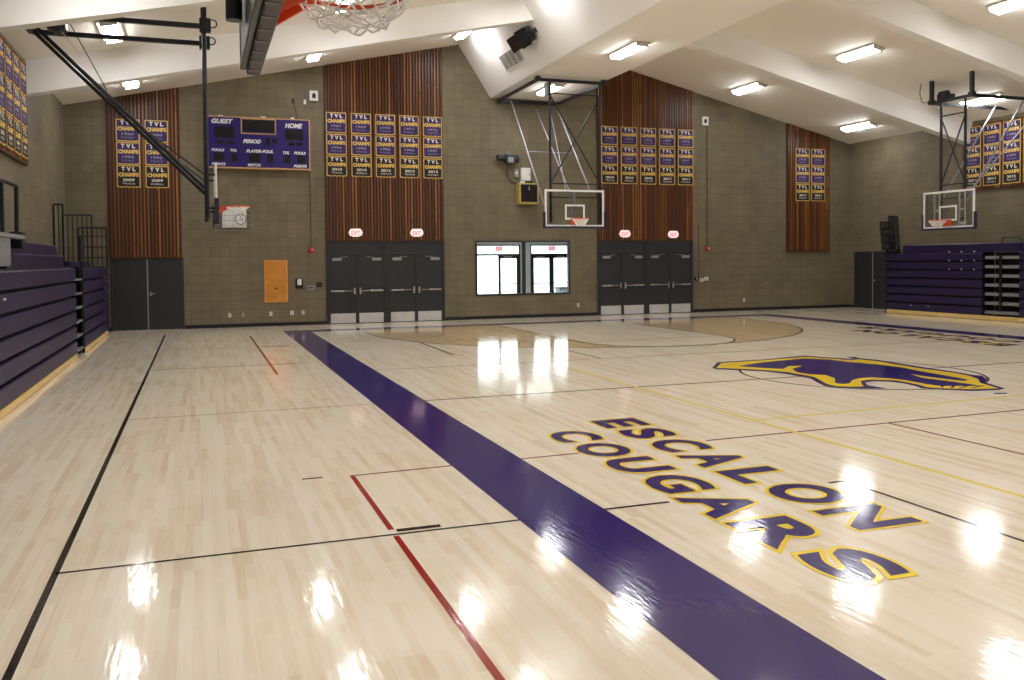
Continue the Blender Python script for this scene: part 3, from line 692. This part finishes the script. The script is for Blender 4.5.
t = thing('wire_conduit', 'thin conduit dropping to the switches beside the farther doors', 'conduit', (16.36, YB, 1.2))
MB().tube((16.30, YB - .012, 1.20), (16.30, YB - .012, 3.0), .01, 6).build('pipe', 'brown_conduit', t)
# projector style motor, panels and speaker above the window
t = thing('winch_motor', 'dark grey winch motor bolted high on the wall above the window', 'motor', (9.3, YB, 4.95))
MB().chbox(9.18, 9.50, YB - .28, YB - .03, 4.93, 5.19, .03).build('gearbox', 'steel_grey', t)
MB().tube((9.18, YB - .16, 5.07), (8.93, YB - .16, 5.07), .09, 16).build('motor_can', 'steel_black', t)
q = MB(); q.tube((9.46, YB - .16, 5.06), (9.62, YB - .16, 5.06), .125, 18); q.build('drum', 'steel_black', t)
MB().box(9.24, 9.42, YB - .31, YB - .28, 4.93, 5.10).build('cover', 'grey_plastic', t, bevel=.005)
MB().box(8.95, 9.62, YB - .04, YB - .002, 5.12, 5.18).build('mounting_bar', 'brown_conduit', t)
t = thing('flexible_conduit', 'brown flexible conduit looping from winch motor to the control panel', 'conduit', (9.4, YB, 4.3))
MB().path([(9.32, YB - .03, 4.93), (9.30, YB - .03, 4.6), (9.36, YB - .03, 4.42), (9.48, YB - .03, 4.33), (9.72, YB - .03, 4.31)], .014, 6).build('hose', 'brown_conduit', t)
fitting('switch_panel', 'narrow pale switch box beside the white panel above the window', 'box', 9.54, 9.68, 4.50, 4.76, .06, 'grey_plastic', lambda t_: MB().box(9.585, 9.635, YB - .07, YB - .06, 4.6, 4.68).build('switch', 'white_plastic', t_))
fitting('electrical_panel', 'white rectangular panel box mounted above the black speaker', 'box', 9.75, 10.07, 4.39, 4.80, .10, 'white_plastic', lambda t_: MB().box(10.02, 10.045, YB - .108, YB - .10, 4.56, 4.64).build('latch', 'grey_plastic', t_))
t = thing('wall_loudspeaker', 'black loudspeaker in a yellow-edged box on the wall above the window', 'speaker', (9.94, YB, 3.62))
q = MB(); q.box(9.60, 10.26, YB - .30, YB - .002, 3.64, 4.30); q.build('cabinet', 'speaker_trim', t, bevel=.01)
MB().box(9.66, 10.21, YB - .315, YB - .30, 3.70, 4.25).build('grille', 'display_black', t)
q = MB(); q.box(9.92, 9.95, YB - .32, YB - .315, 4.08, 4.12); q.box(9.92, 9.95, YB - .32, YB - .315, 4.15, 4.18); q.build('badge', 'white_plastic', t)
MB().box(9.66, 9.80, YB - .3, YB - .2, 4.30, 4.35).build('tag', 'white_plastic', t)
MB().box(9.84, 10.1, YB - .2, YB - .1, 4.30, 4.36).build('bracket', 'black_paint', t)

# grille and loudspeaker on the soffit face
n = Vector((-1.58, 0, -1.03)).normalized(); down = Vector((1.03, 0, -1.58)).normalized(); C0 = Vector((8.40, 23.35, 7.53))
def sof(u, vv, d): return C0 + Vector((0, -1, 0)) * u + down * vv + n * d
t = thing('vent_grille', 'pale louvred air grille on the white ceiling duct box', 'vent', tuple(C0))
q = MB()
def obox(mb, u0, u1, v0, v1, d0, d1):
    vs = [sof(u, vv, d) for d in (d0, d1) for u, vv in ((u0, v0), (u1, v0), (u1, v1), (u0, v1))]
    mb.add(vs, [(0, 3, 2, 1), (4, 5, 6, 7), (0, 1, 5, 4), (1, 2, 6, 5), (2, 3, 7, 6), (3, 0, 4, 7)])
obox(q, -.72, .72, -.21, .21, .002, .012); q.build('backing', 'grille_grey', t)
q = MB()
for i in range(5): u = -.71 + .355 * i; obox(q, u - .012, u + .012, -.22, .22, .012, .03)
obox(q, -.74, .74, -.23, -.21, .002, .03); obox(q, -.74, .74, .21, .23, .002, .03); q.build('frame', 'white_paint', t)
q = MB()
for i in range(9): vv = -.18 + .045 * i; obox(q, -.71, .71, vv - .006, vv + .006, .012, .024)
q.build('louvres', 'light_housing', t)
t = thing('ceiling_loudspeaker', 'black wedge loudspeaker hung on the ceiling duct box beside the air grille', 'speaker', tuple(sof(1.3, -.1, 0)))
def wedge(mb, prof, v0, v1):
    vs = [sof(u, v0, d) for u, d in prof] + [sof(u, v1, d) for u, d in prof]; k = len(prof)
    mb.add(vs, [(i, (i + 1) % k, k + (i + 1) % k, k + i) for i in range(k)] + [tuple(range(k)), tuple(range(2 * k - 1, k - 1, -1))])
q = MB(); wedge(q, [(1.04, .06), (1.10, .36), (1.75, .34), (2.18, .20), (2.18, .08), (1.75, .04)], -.46, -.06); q.build('cabinet', 'black_paint', t, bevel=.01)
q = MB(); wedge(q, [(1.02, .07), (1.08, .35), (1.095, .35), (1.035, .07)], -.45, -.07); q.build('grille', 'display_black', t)
q = MB(); obox(q, 2.16, 2.30, -.32, -.20, 0, .16); obox(q, 1.6, 1.66, -.50, -.02, .0, .3); q.build('bracket', 'steel_black', t)

# ------------------------------------------------------------------ ceiling lights
def light_proto():
    t_ = thing('ceiling_light', None, 'ceiling light', (0, 0, 0))
    MB().box(-.21, .21, -.72, .72, -.035, 0).build('housing', 'light_housing', t_)
    pr = [(-.15, -.035), (-.15, -.07), (-.11, -.105), (.11, -.105), (.15, -.07), (.15, -.035)]
    MB().prism(pr, 'y', -.68, .68).build('diffuser', 'lamp_glow', t_)
    q_ = MB(); q_.box(-.16, .16, .68, .70, -.11, -.035); q_.box(-.16, .16, -.70, -.68, -.11, -.035); q_.build('end_cap', 'white_plastic', t_)
    return t_
lp = None
angL = -math.atan((ZP - ZL) / (XC - XL)); angR = math.atan((ZP - ZR) / (XR - XC))
COLS = [(-1.55, angL, 'first'), (3.1, angL, 'second'), (7.35, angL, 'third'), (9.95, 0, 'fourth'), (16.9, angR, 'fifth'), (21.3, angR, 'sixth')]
ROWN = ['back row', 'second row', 'third row', 'fourth row', 'fifth row', 'sixth row']
for ri, y in enumerate((24.3, 19.25, 14.55, 9.7, 4.8, -.05)):
    for x, an, cn in COLS:
        if lp is None: o = lp = light_proto()
        else: o = copy_tree(lp)
        yy = y if not (ri == 2) else (13.3 if an == 0 else 14.3)
        o.location = (x, yy, (ceil_z(x) if an else SZ) - .004 if x != 7.35 else ceil_z(x) - .004); o.rotation_euler = (0, an, 0)
        tag(o, 'lit ceiling light, %s from the back wall, %s from the scoreboard-side wall' % (ROWN[ri], cn) if ri else 'lit ceiling light, row closest to the back wall, %s from the scoreboard-side wall' % cn, 'ceiling light', 'rows of ceiling lights')

# ------------------------------------------------------------------ basketball hoops
def hoop(name, label, place, z0, H, zf, yc_half, reach, W=1.83, near=False, post_half=.41, crossed=True, pbot=None, motor=False, nl=1.0, pc=0.0, rz=.21):
    """local frame: u out of the board face, w along the board, z up; place() gives world points"""
    base = place(0, 0, z0); t_ = thing(name, label, 'basketball hoop', base)
    P = lambda u, w_, z: place(u, w_, z)
    def bx(mb, u0, u1, w0, w1, za, zb):
        a_ = P(u0, w0, za); b_ = P(u1, w1, zb); mb.box(a_[0], b_[0], a_[1], b_[1], za, zb)
    z1 = z0 + H; h_ = W / 2; bl = .055
    mb = MB(); bx(mb, -.035, 0, -h_, -h_ + bl, z0, z1); bx(mb, -.035, 0, h_ - bl, h_, z0, z1); bx(mb, -.035, 0, -h_ + bl, h_ - bl, z0, z0 + bl); bx(mb, -.035, 0, -h_ + bl, h_ - bl, z1 - bl, z1)
    bd = mb.build('backboard_frame', 'white_paint', t_, bevel=.004)
    mb = MB(); bx(mb, -.02, -.008, -h_ + bl, h_ - bl, z0 + bl, z1 - bl); mb.build('backboard_glass', 'clear_glass', t_)
    mb = MB(); sq0, sq1 = z0 + .20, z0 + .62
    bx(mb, -.007, .001, -.30, -.25, sq0, sq1); bx(mb, -.007, .001, .25, .30, sq0, sq1); bx(mb, -.007, .001, -.25, .25, sq1 - .05, sq1); bx(mb, -.007, .001, -.25, .25, sq0, sq0 + .05)
    mb.build('target_square', 'white_paint', t_)
    mb = MB(); e = .045; pk0, pk1 = (-.045, .022) if near else (-.06, .025)
    for s in (-1, 1): bx(mb, pk0, pk1, s * (h_ - .012), s * (h_ + e), z0 - e, z0 + .42)
    bx(mb, pk0, pk1, -h_ + .012, h_ - .012, z0 - e, z0 + .012)
    pd = mb.build('edge_pad', 'pad_grey' if near else 'pad_purple', t_, bevel=.012)
    if near:
        for i in range(9):
            mb = MB(); wv = -h_ + .09 + i * (W - .18) / 8; bx(mb, -.045, .005, wv - .016, wv + .016, z0 - e - .002, z0 - e + .01)
            mb.build('pad_slot', 'display_black', pd)
        mb = MB(); bx(mb, -.075, -.045, -h_ - e, h_ + e, z0 - .02, z0 + .5); bx(mb, -.075, -.045, h_ - .1, h_, z0, z1); bx(mb, -.075, -.045, -h_, -h_ + .1, z0, z1); mb.build('back_frame', 'steel_black', t_, bevel=.006)
    # rim, bracket, net
    zr = z0 + (.14 if near else rz); cu = (.11 if near else .15) + .225
    c_ = P(cu, 0, zr)
    mb = MB(); mb.torus(c_, .225, .011, 'z', 40, 8)
    rim = mb.build('rim', 'rim_orange', t_)
    mb = MB(); bx(mb, 0.001, .03, -.13, .13, zr - .15, zr + .02); bx(mb, .02, .16, -.09, .09, zr - .012, zr + .008)
    for s in (-1, 1):
        mb.bar(P(.02, s * .11, zr - .11), P(.17, s * .07, zr - .02), .014, .06)
    mb.build('rim_bracket', 'rim_orange', rim)
    mb = MB(); K = 16 if near else 12; levels = [(0, .222, 0), (.05 * nl, .20, .5), (.10 * nl, .165, 0), (.15 * nl, .13, .5), (.20 * nl, .11, 0)] if not near else [(0, .222, 0), (.025, .226, .5), (.05, .218, 0), (.075, .20, .5), (.095, .175, 0), (.105, .15, .5), (.112, .125, 0), (.125, .15, .5), (.135, .14, 0)]
    rr = .009 if not near else .0045
    def nd(l, i):
        dz, R_, o_ = levels[l]; t0 = 2 * PI * (i + o_) / K
        jz = (.012 * math.sin(i * 2.3 + l)) if near else 0
        p_ = P(cu + R_ * math.cos(t0), R_ * math.sin(t0), zr - dz - jz); return p_
    for l in range(len(levels) - 1):
        for i in range(K):
            if levels[l][2] == 0: pr_ = ((i, i), (i, i - 1))
            else: pr_ = ((i, i), (i, i + 1))
            for a_, b_ in pr_: mb.tube(nd(l, a_), nd(l + 1, b_), rr, 5)
    mb.build('net', 'net_white', rim)
    # posts
    pu = -.12 if near else -.17; pb = z0 + .12 if pbot is None else pbot
    cz = lambda u, w_: zf
    for s in (-1, 1):
        mb = MB(); mb.tube(P(pu, pc + s * post_half, pb), P(pu, pc + s * post_half, zf), .038 if not near else .036, 14); po = mb.build('post', 'steel_black', t_)
        mb = MB()
        for zz in (z0 + .25, z1 - .2): mb.bar(P(pu, pc + s * post_half, zz), P(-.03, pc + s * post_half, zz), .05, .04)
        mb.build('board_clamp', 'steel_black', t_)
    mb = MB()
    if crossed:
        za, zb = z1 + .18, zf - .45
        mb.tube(P(pu, pc - post_half, za), P(pu, pc + post_half, zb), .02, 8); mb.tube(P(pu, pc + post_half, za), P(pu, pc - post_half, zb), .02, 8)
        mb.tube(P(pu, pc - post_half, za), P(pu, pc + post_half, za), .02, 8); mb.tube(P(pu, pc - post_half, zb + .05), P(pu, pc + post_half, zb + .05), .02, 8)
    mb.tube(P(pu, pc - post_half, z1 - .2), P(pu, pc + post_half, z1 - .2), .018, 8)
    mb.build('cross_brace', 'steel_black', t_)
    return t_, P

def over(P, t_, zf, wh, ulen, pu, hangers, oc=0):
    mb = MB()
    for s in (-1, 1): mb.bar(P(pu, oc + s * wh, zf), P(-ulen, oc + s * wh, zf), .08, .08)
    mb.bar(P(pu, oc - wh, zf), P(pu, oc + wh, zf), .08, .08); mb.bar(P(-ulen, oc - wh, zf), P(-ulen, oc + wh, zf), .08, .08)
    mb.build('ceiling_frame', 'steel_black', t_)
    for u, w_, top in hangers:
        mb = MB(); mb.bar(P(u, oc + w_, zf - .03), P(u, oc + w_, top), .09); mb.bar(P(u, oc + w_, zf - .03), P(u, oc + w_, zf + .09), .14)
        mb.build('hanger', 'steel_black', t_)

# main hoop in front of the window wall, faces the camera
pm = lambda u, w_, z: (9.93 + w_, 22.5 - u, z)
t, P = hoop('basketball_hoop', 'main basketball hoop hung in front of the window, glass board facing the court', pm, 2.77, 1.03, 6.87, .9, 3.7, post_half=.76, W=1.80, pc=.10)
over(P, t, 6.86, 1.01, 3.75, -.30, [(-.34, 1.01, 6.97), (-.34, -1.01, 6.97)], .05)
for a_, b_ in ((-.80, -.70), (.56, .78)):
    MB().tube(P(-.22, a_, 3.3 if a_ < 0 else 3.8), P(-3.3, b_, 6.85), .024, 10).build('diagonal_strut', 'silver_tube', t)
for a_, b_ in ((-.08, .14), (-.18, .62)):
    MB().tube(P(-.22, a_, 3.8), P(-3.3, b_, 6.6), .014, 8).build('stay_rod', 'silver_tube', t)
MB().tube(P(-1.8, -.75, 5.05), P(-1.8, .67, 5.05), .018, 8).build('tie_bar', 'silver_tube', t)
q = MB(); q.box(9.86, 9.96, 22.52, 22.6, 2.9, 3.75); q.build('centre_bracket', 'grey_plastic', t)
q = MB(); q.tube(P(-.17, -.76, 6.4), P(-.17, -.76, 6.75), .06, 12); q.build('shock_spring', 'silver_tube', t)

# hoop on the far side wall, faces back towards the bleachers
pr = lambda u, w_, z: (19.4 - u, 18.68 + w_, z)
t, P = hoop('basketball_hoop', 'side basketball hoop hung before the far bleachers and far side wall banners', pr, 2.62, 1.03, 6.14, .7, 3, W=1.74, nl=.8)
over(P, t, 6.14, .68, 3.1, -.1, [(-.1, .68, ceil_z(19.5)), (-.1, -.68, ceil_z(19.5))])
for s in (-1, 1):
    MB().tube(P(-.2, s * .45, 3.35), P(-2.2, s * .45, 6.12), .026, 10).build('diagonal_strut', 'silver_tube', t)
MB().tube(P(-.2, -.2, 3.3), P(-2.8, -.62, 6.1), .022, 8).build('stay_rod', 'silver_tube', t)
for s in (-1, 1):
    q = MB(); c_ = 18.68 + s * .43
    for yy in (c_ - .09, c_ + .09): q.box(19.44, 19.47, yy - .018, yy + .018, 2.70, 3.62)
    for zz in (2.72, 3.1, 3.58): q.box(19.44, 19.47, c_ - .09, c_ + .09, zz, zz + .05)
    q.build('mounting_frame', 'white_plastic', t)
q = MB(); a_ = P(-.35, .42, 6.3); q.chbox(a_[0] - .2, a_[0] + .2, a_[1] - .14, a_[1] + .14, 6.19, 6.38, .03); q.tube((a_[0] - .1, a_[1] + .1, 6.36), (a_[0] - .1, a_[1] - .15, 6.36), .1, 14); q.build('winch', 'steel_black', t)
MB().path([(19.5, 19.75, ceil_z(19.5)), (19.5, 19.80, 6.5), (19.5, 19.7, 6.22), (19.5, 19.5, 6.2)], .01, 6).build('cord', 'black_paint', t)

# hoop on the near side wall, edge on
pl = lambda u, w_, z: (.35 + u, 17.55 + w_, z)
t, P = hoop('basketball_hoop', 'side basketball hoop seen edge-on under the scoreboard, white board and dark pad', pl, 2.60, 1.06, 6.12, .7, 3, W=1.74, post_half=.6, crossed=False, pbot=2.66, nl=.35, rz=.32)
over(P, t, 6.12, .66, 3.15, -.17, [(-.17, .66, ceil_z(.18)), (-.17, -.66, ceil_z(.18))])
for s in (-1, 1):
    MB().tube(P(-.19, s * .6, 3.2), P(-3.1, s * .66, 6.12), .035, 12).build('diagonal_strut', 'steel_black', t)
    MB().tube(P(-.19, s * .6, 3.45), P(-1.35, s * .62, 4.35), .014, 8).build('stay_rod', 'steel_black', t)
q = MB(); q.chbox(-2.35, -2.05, 16.74, 17.05, 5.86, 6.10, .03); q.tube((-2.2, 16.70, 5.9), (-2.2, 17.1, 5.9), .09, 14); q.build('winch', 'steel_black', t)
MB().tube((-2.0, 16.95, 6.0), (-1.45, 17.0, 4.9), .009, 6).build('hoist_cable', 'steel_black', t)
MB().path([(-2.15, 16.9, 5.87), (-2.05, 16.9, 5.75), (-1.85, 16.9, 5.45)], .009, 6).build('pull_cord', 'white_plastic', t)
for yy in (16.89, 18.21):
    q = MB(); q.chbox(.10, .30, yy - .09, yy + .09, 6.02, 6.26, .02); q.torus((.33, yy, 6.18), .07, .012, 'y', 16, 6)
    q.build('joint_block', 'steel_black', t)

# nearest hoop, mostly above the picture
pn = lambda u, w_, z: (.29 + u, 3.68 + w_, z)
t, P = hoop('basketball_hoop', 'nearest basketball hoop overhead, grey slotted board edge with orange rim and white net', pn, 2.83, 1.06, 6.12, .7, 3, W=1.74, near=True, crossed=False, pbot=2.92)
over(P, t, 6.12, .66, 3.15, -.17, [(-.17, .66, ceil_z(.18)), (-.17, -.66, ceil_z(.18))])
for s in (-1, 1): MB().tube(P(-.19, s * .41, 3.6), P(-3.1, s * .66, 6.12), .035, 12).build('diagonal_strut', 'steel_black', t)

# ------------------------------------------------------------------ bleachers
def bank(name, label, side, y0, y1, rows, xf, pitch=.283, zb=.13, cat='bleachers', upper=None, brackets=(), xw=None):
    """side=+1 faces +x (near wall), -1 faces -x"""
    t_ = thing(name, label, cat, (xf, (y0 + y1) / 2, 0))
    X = lambda d: xf - side * d                      # d: depth behind the front face
    top = zb + rows * pitch
    MB().box(X(.10), X(.5), y0 + .02, y1 - .02, .0, top - .03).build('understructure', 'bleacher_dark', t_)
    for i in range(rows):
        za = zb + i * pitch; zt = za + pitch - .052
        pts = [(X(.0), za), (X(.0), zt - .02), (X(.012), zt - .006), (X(.03), zt), (X(.06), zt), (X(.06), za)]
        MB().prism(pts, 'y', y0, y1).build('row_panel', 'bleacher_purple', t_, bevel=.004)
    MB().box(X(.0), X(.07), y0, y1, .012, zb - .02).build('kick_board', 'bleacher_wood', t_)
    k = top
    for (ya, yb_, d, h_) in (upper or []):
        pts = [(X(d), k - .03), (X(d), k + h_ - .03), (X(d + .02), k + h_ - .01), (X(d + .3), k + h_ - .01), (X(d + .3), k - .03)]
        MB().prism(pts, 'y', ya, yb_).build('row_panel', 'bleacher_purple', t_, bevel=.004); k += h_
    for (yy, zz) in brackets:
        q_ = MB(); q_.box(X(-.006), X(.02), yy - .02, yy + .02, zz - .015, zz + .015); q_.build('bracket', 'white_plastic', t_)
    return t_
zb, pt = .13, .283
bank('bleacher_bank', 'closed purple bleachers along the near side wall, long bank running towards the camera', 1, -3.3, 18.95, 6, -2.25, brackets=[(12.2, 1.43), (12.3, 1.43)],
     upper=[(14.25, 19.9, .33, .21), (14.25, 19.9, .45, .21)])
bank('bleacher_bank', 'short closed purple bleacher bank beside the plain grey corner door', 1, 20.2, 25.15, 6, -2.25, brackets=[(25.1, 1.7), (25.1, 1.42), (25.1, 1.15), (25.1, .87)], upper=[(20.95, 24.6, .33, .10)])
# aisle gap between the banks
t = thing('bleacher_aisle', 'dark narrow aisle gap with grey steps between the two near purple bleacher banks', 'bleacher aisle', (-2.4, 19.6, 0))
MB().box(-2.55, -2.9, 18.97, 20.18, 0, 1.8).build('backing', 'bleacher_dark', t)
for i in range(6):
    z = .11 + i * .283; MB().box(-2.27, -2.55, 19.0, 20.15, z, z + .035).build('step', 'bleacher_grey', t, bevel=.006)
q = MB(); q.box(-2.25, -2.30, 20.10, 20.16, .02, 1.9); q.build('post', 'bleacher_dark', t)
q = MB(); q.tube((-2.28, 20.1, 1.9), (-2.28, 20.1, 2.42), .05, 10); q.build('rail_socket', 'steel_black', t)
# grey end plate and hand rail at the near bank
t = thing('aisle_handrail', 'black hand rail loop on a grey plate atop the near purple bleachers', 'handrail', (-2.5, 14.0, 1.83))
q = MB(); q.box(-2.50, -2.9, 12.6, 15.25, 2.24, 2.30); q.box(-2.52, -2.86, 12.7, 14.24, 1.83, 2.24); q.build('platform', 'bleacher_grey', t, bevel=.008)
q = MB(); q.path([(-2.62, 15.3, 2.22), (-2.60, 15.25, 3.06), (-2.60, 13.2, 3.06), (-2.60, 13.2, 2.28)], .032, 10); q.tube((-2.60, 14.15, 2.28), (-2.60, 14.15, 3.06), .03, 8); q.chbox(-2.70, -2.52, 15.15, 15.42, 2.10, 2.36, .02)
q.build('rail', 'steel_black', t)
# guard railings in the near corner
def guard(name, label, xs, y, z0, z1, bars, hb=(), group='black guard railings', r=.018):
    t_ = thing(name, label, 'railing', ((xs[0] + xs[1]) / 2, y, z0), group)
    q_ = MB(); q_.bar((xs[0], y, z1), (xs[1], y, z1), .04); q_.bar((xs[0], y, z0), (xs[0], y, z1), .04); q_.bar((xs[1], y, z0), (xs[1], y, z1), .04)
    for h_ in hb: q_.bar((xs[0], y, h_), (xs[1], y, h_), .03)
    q_.build('frame', 'steel_black', t_)
    q_ = MB()
    for i in range(1, bars + 1):
        x = xs[0] + (xs[1] - xs[0]) * i / (bars + 1); q_.bar((x, y, z0), (x, y, z1), .022)
    q_.build('bars', 'steel_black', t_); return t_
guard('guard_railing', 'tallest black guard railing against the near side wall by the corner', (-3.30, -3.10), 24.0, .3, 3.32, 1)
guard('guard_railing', 'middle-height black guard railing with thin upright bars behind the corner bleachers', (-3.27, -2.60), 25.3, .1, 3.13, 5)
guard('guard_railing', 'lowest black guard railing with cross bars, nearest the plain corner door', (-2.91, -2.25), 25.25, .1, 2.80, 5, (2.58, 2.30, 2.02))
# far side
RB = 21.35
bank('bleacher_bank', 'closed purple bleachers along the far side wall, between its corner railing and the open steps', -1, 19.32, 23.05, 7, RB, pitch=.263, zb=.15, upper=[(18.12, 22.4, .05, .24)],
     brackets=[(22.0, .30), (21.3, .30)] + [(yy, z_) for z_ in (1.985, 1.72, 1.46) for yy in (19.6, 20.05, 20.5)])
bank('bleacher_bank', 'closed purple bleachers along the far side wall, past the open grey steps', -1, -3.3, 18.1, 7, RB, pitch=.263, zb=.15, upper=[(-3.3, 18.1, .05, .24)])
t = thing('bleacher_steps', 'open grey aisle steps set into the far purple bleachers', 'steps', (21.6, 18.7, 0))
MB().box(21.85, 22.2, 18.12, 19.30, 0, 1.95).build('backing', 'bleacher_dark', t)
for i in range(7):
    z = .15 + i * .263
    for y0_, y1_ in (((18.14, 18.70), (18.78, 19.28)) if i else ((18.14, 19.28),)):
        MB().chbox(RB + .06, RB + .46, y0_, y1_, z + .03, z + .12, .015).build('step', 'bleacher_grey', t)
MB().box(RB, RB + .07, 18.12, 19.3, .012, .13).build('kick_board', 'bleacher_wood', t)
MB().box(RB + .02, RB + .10, 18.71, 18.77, .3, 1.9).build('centre_post', 'bleacher_dark', t)
t = thing('bleacher_hand_rail', 'small black rail hoop on top of the far purple bleachers above the steps', 'handrail', (RB + .2, 18.6, 2.2))
MB().path([(RB + .2, 18.82, 2.2), (RB + .2, 18.80, 2.36), (RB + .2, 18.3, 2.36), (RB + .2, 18.15, 2.24)], .016, 8).build('rail', 'steel_black', t)
# stacked end rails of the far bank
for k in range(4):
    z = 2.10 + k * .235; x0 = 21.22 + .0 * k
    t = thing('end_railing', '%s of four stacked black end rails at the corner of the far bleachers' % ['lowest', 'second lowest', 'third lowest', 'topmost'][k], 'railing', (x0 + .25, 23.15, z), 'stacked black end rails')
    q = MB(); yy = 23.12 + .03 * k
    q.bar((x0, yy, z), (x0 + .52, yy, z), .045); q.bar((x0, yy, z + .2), (x0 + .52, yy, z + .2), .03); q.bar((x0, yy, z), (x0, yy, z + .2), .03); q.bar((x0 + .52, yy, z), (x0 + .52, yy, z + .2), .03); q.build('frame', 'steel_black', t)
    q = MB()
    for i in range(6): q.bar((x0 + .07 * (i + 1), yy, z), (x0 + .07 * (i + 1), yy, z + .2), .03)
    q.build('bars', 'steel_black', t)
t = thing('tall_end_railing', 'tall leaning black railing at the corner of the far purple bleachers', 'railing', (22.0, 23.2, 2.1))
q = MB(); q.bar((21.78, 23.3, .1), (21.66, 23.3, 3.2), .035); q.bar((22.3, 23.3, .1), (22.02, 23.3, 3.18), .035); q.bar((21.66, 23.3, 3.2), (22.02, 23.3, 3.18), .035); q.build('frame', 'steel_black', t)
q = MB()
for i in range(1, 5): q.bar((21.78 + .104 * i, 23.3, .1), (21.66 + .072 * i, 23.3, 3.19), .032)
q.build('bars', 'steel_black', t)
t = thing('bleacher_end_panel', 'dark end frame closing the corner end of the far bleachers', 'end panel', (21.5, 23.1, 0))
q = MB(); q.bar((21.4, 23.1, 0), (21.4, 23.1, 2.1), .05); q.bar((21.85, 23.1, 0), (21.85, 23.1, 2.1), .05)
for z in (.3, .7, 1.1, 1.5, 1.9): q.bar((21.4, 23.1, z), (21.85, 23.1, z), .035)
q.build('frame', 'bleacher_dark', t); MB().box(21.42, 21.83, 23.07, 23.085, .05, 2.05).build('backing', 'bleacher_dark', t)

# ------------------------------------------------------------------ world, camera
w = bpy.data.worlds.new('World'); sc.world = w; w.use_nodes = True
bg = w.node_tree.nodes['Background']; bg.inputs[0].default_value = (0.92, 0.97, 1.0, 1); bg.inputs[1].default_value = 3.2
cam = bpy.data.cameras.new('camera'); co = bpy.data.objects.new('camera', cam); col.objects.link(co); sc.camera = co
F_PX = 877.15; yaw, pitch, roll = (math.radians(v_) for v_ in (19.67, 1.727, -.536))
fw = Vector((math.sin(yaw) * math.cos(pitch), math.cos(yaw) * math.cos(pitch), -math.sin(pitch)))
rt = Vector((math.cos(yaw), -math.sin(yaw), 0)); up = rt.cross(fw)
r2 = math.cos(roll) * rt + math.sin(roll) * up; u2 = -math.sin(roll) * rt + math.cos(roll) * up
M = Matrix((r2, u2, -fw)).transposed().to_4x4(); M.translation = Vector((0, 0, 1.85)); co.matrix_world = M
cam.sensor_width = 36; cam.lens = F_PX / 1024 * 36; cam.shift_y = -53.2 / 1024; cam.clip_start = .05; cam.clip_end = 200
vs = sc.view_settings
sc.display_settings.display_device = 'sRGB'; vs.view_transform = 'Standard'; vs.look = 'None'; vs.gamma = 1.0; vs.use_curve_mapping = False; vs.exposure = 0.60
sc.cycles.max_bounces = 8; sc.cycles.diffuse_bounces = 5; sc.cycles.glossy_bounces = 4; sc.cycles.transparent_max_bounces = 12
sc.cycles.sample_clamp_indirect = 8; sc.cycles.use_denoising = True
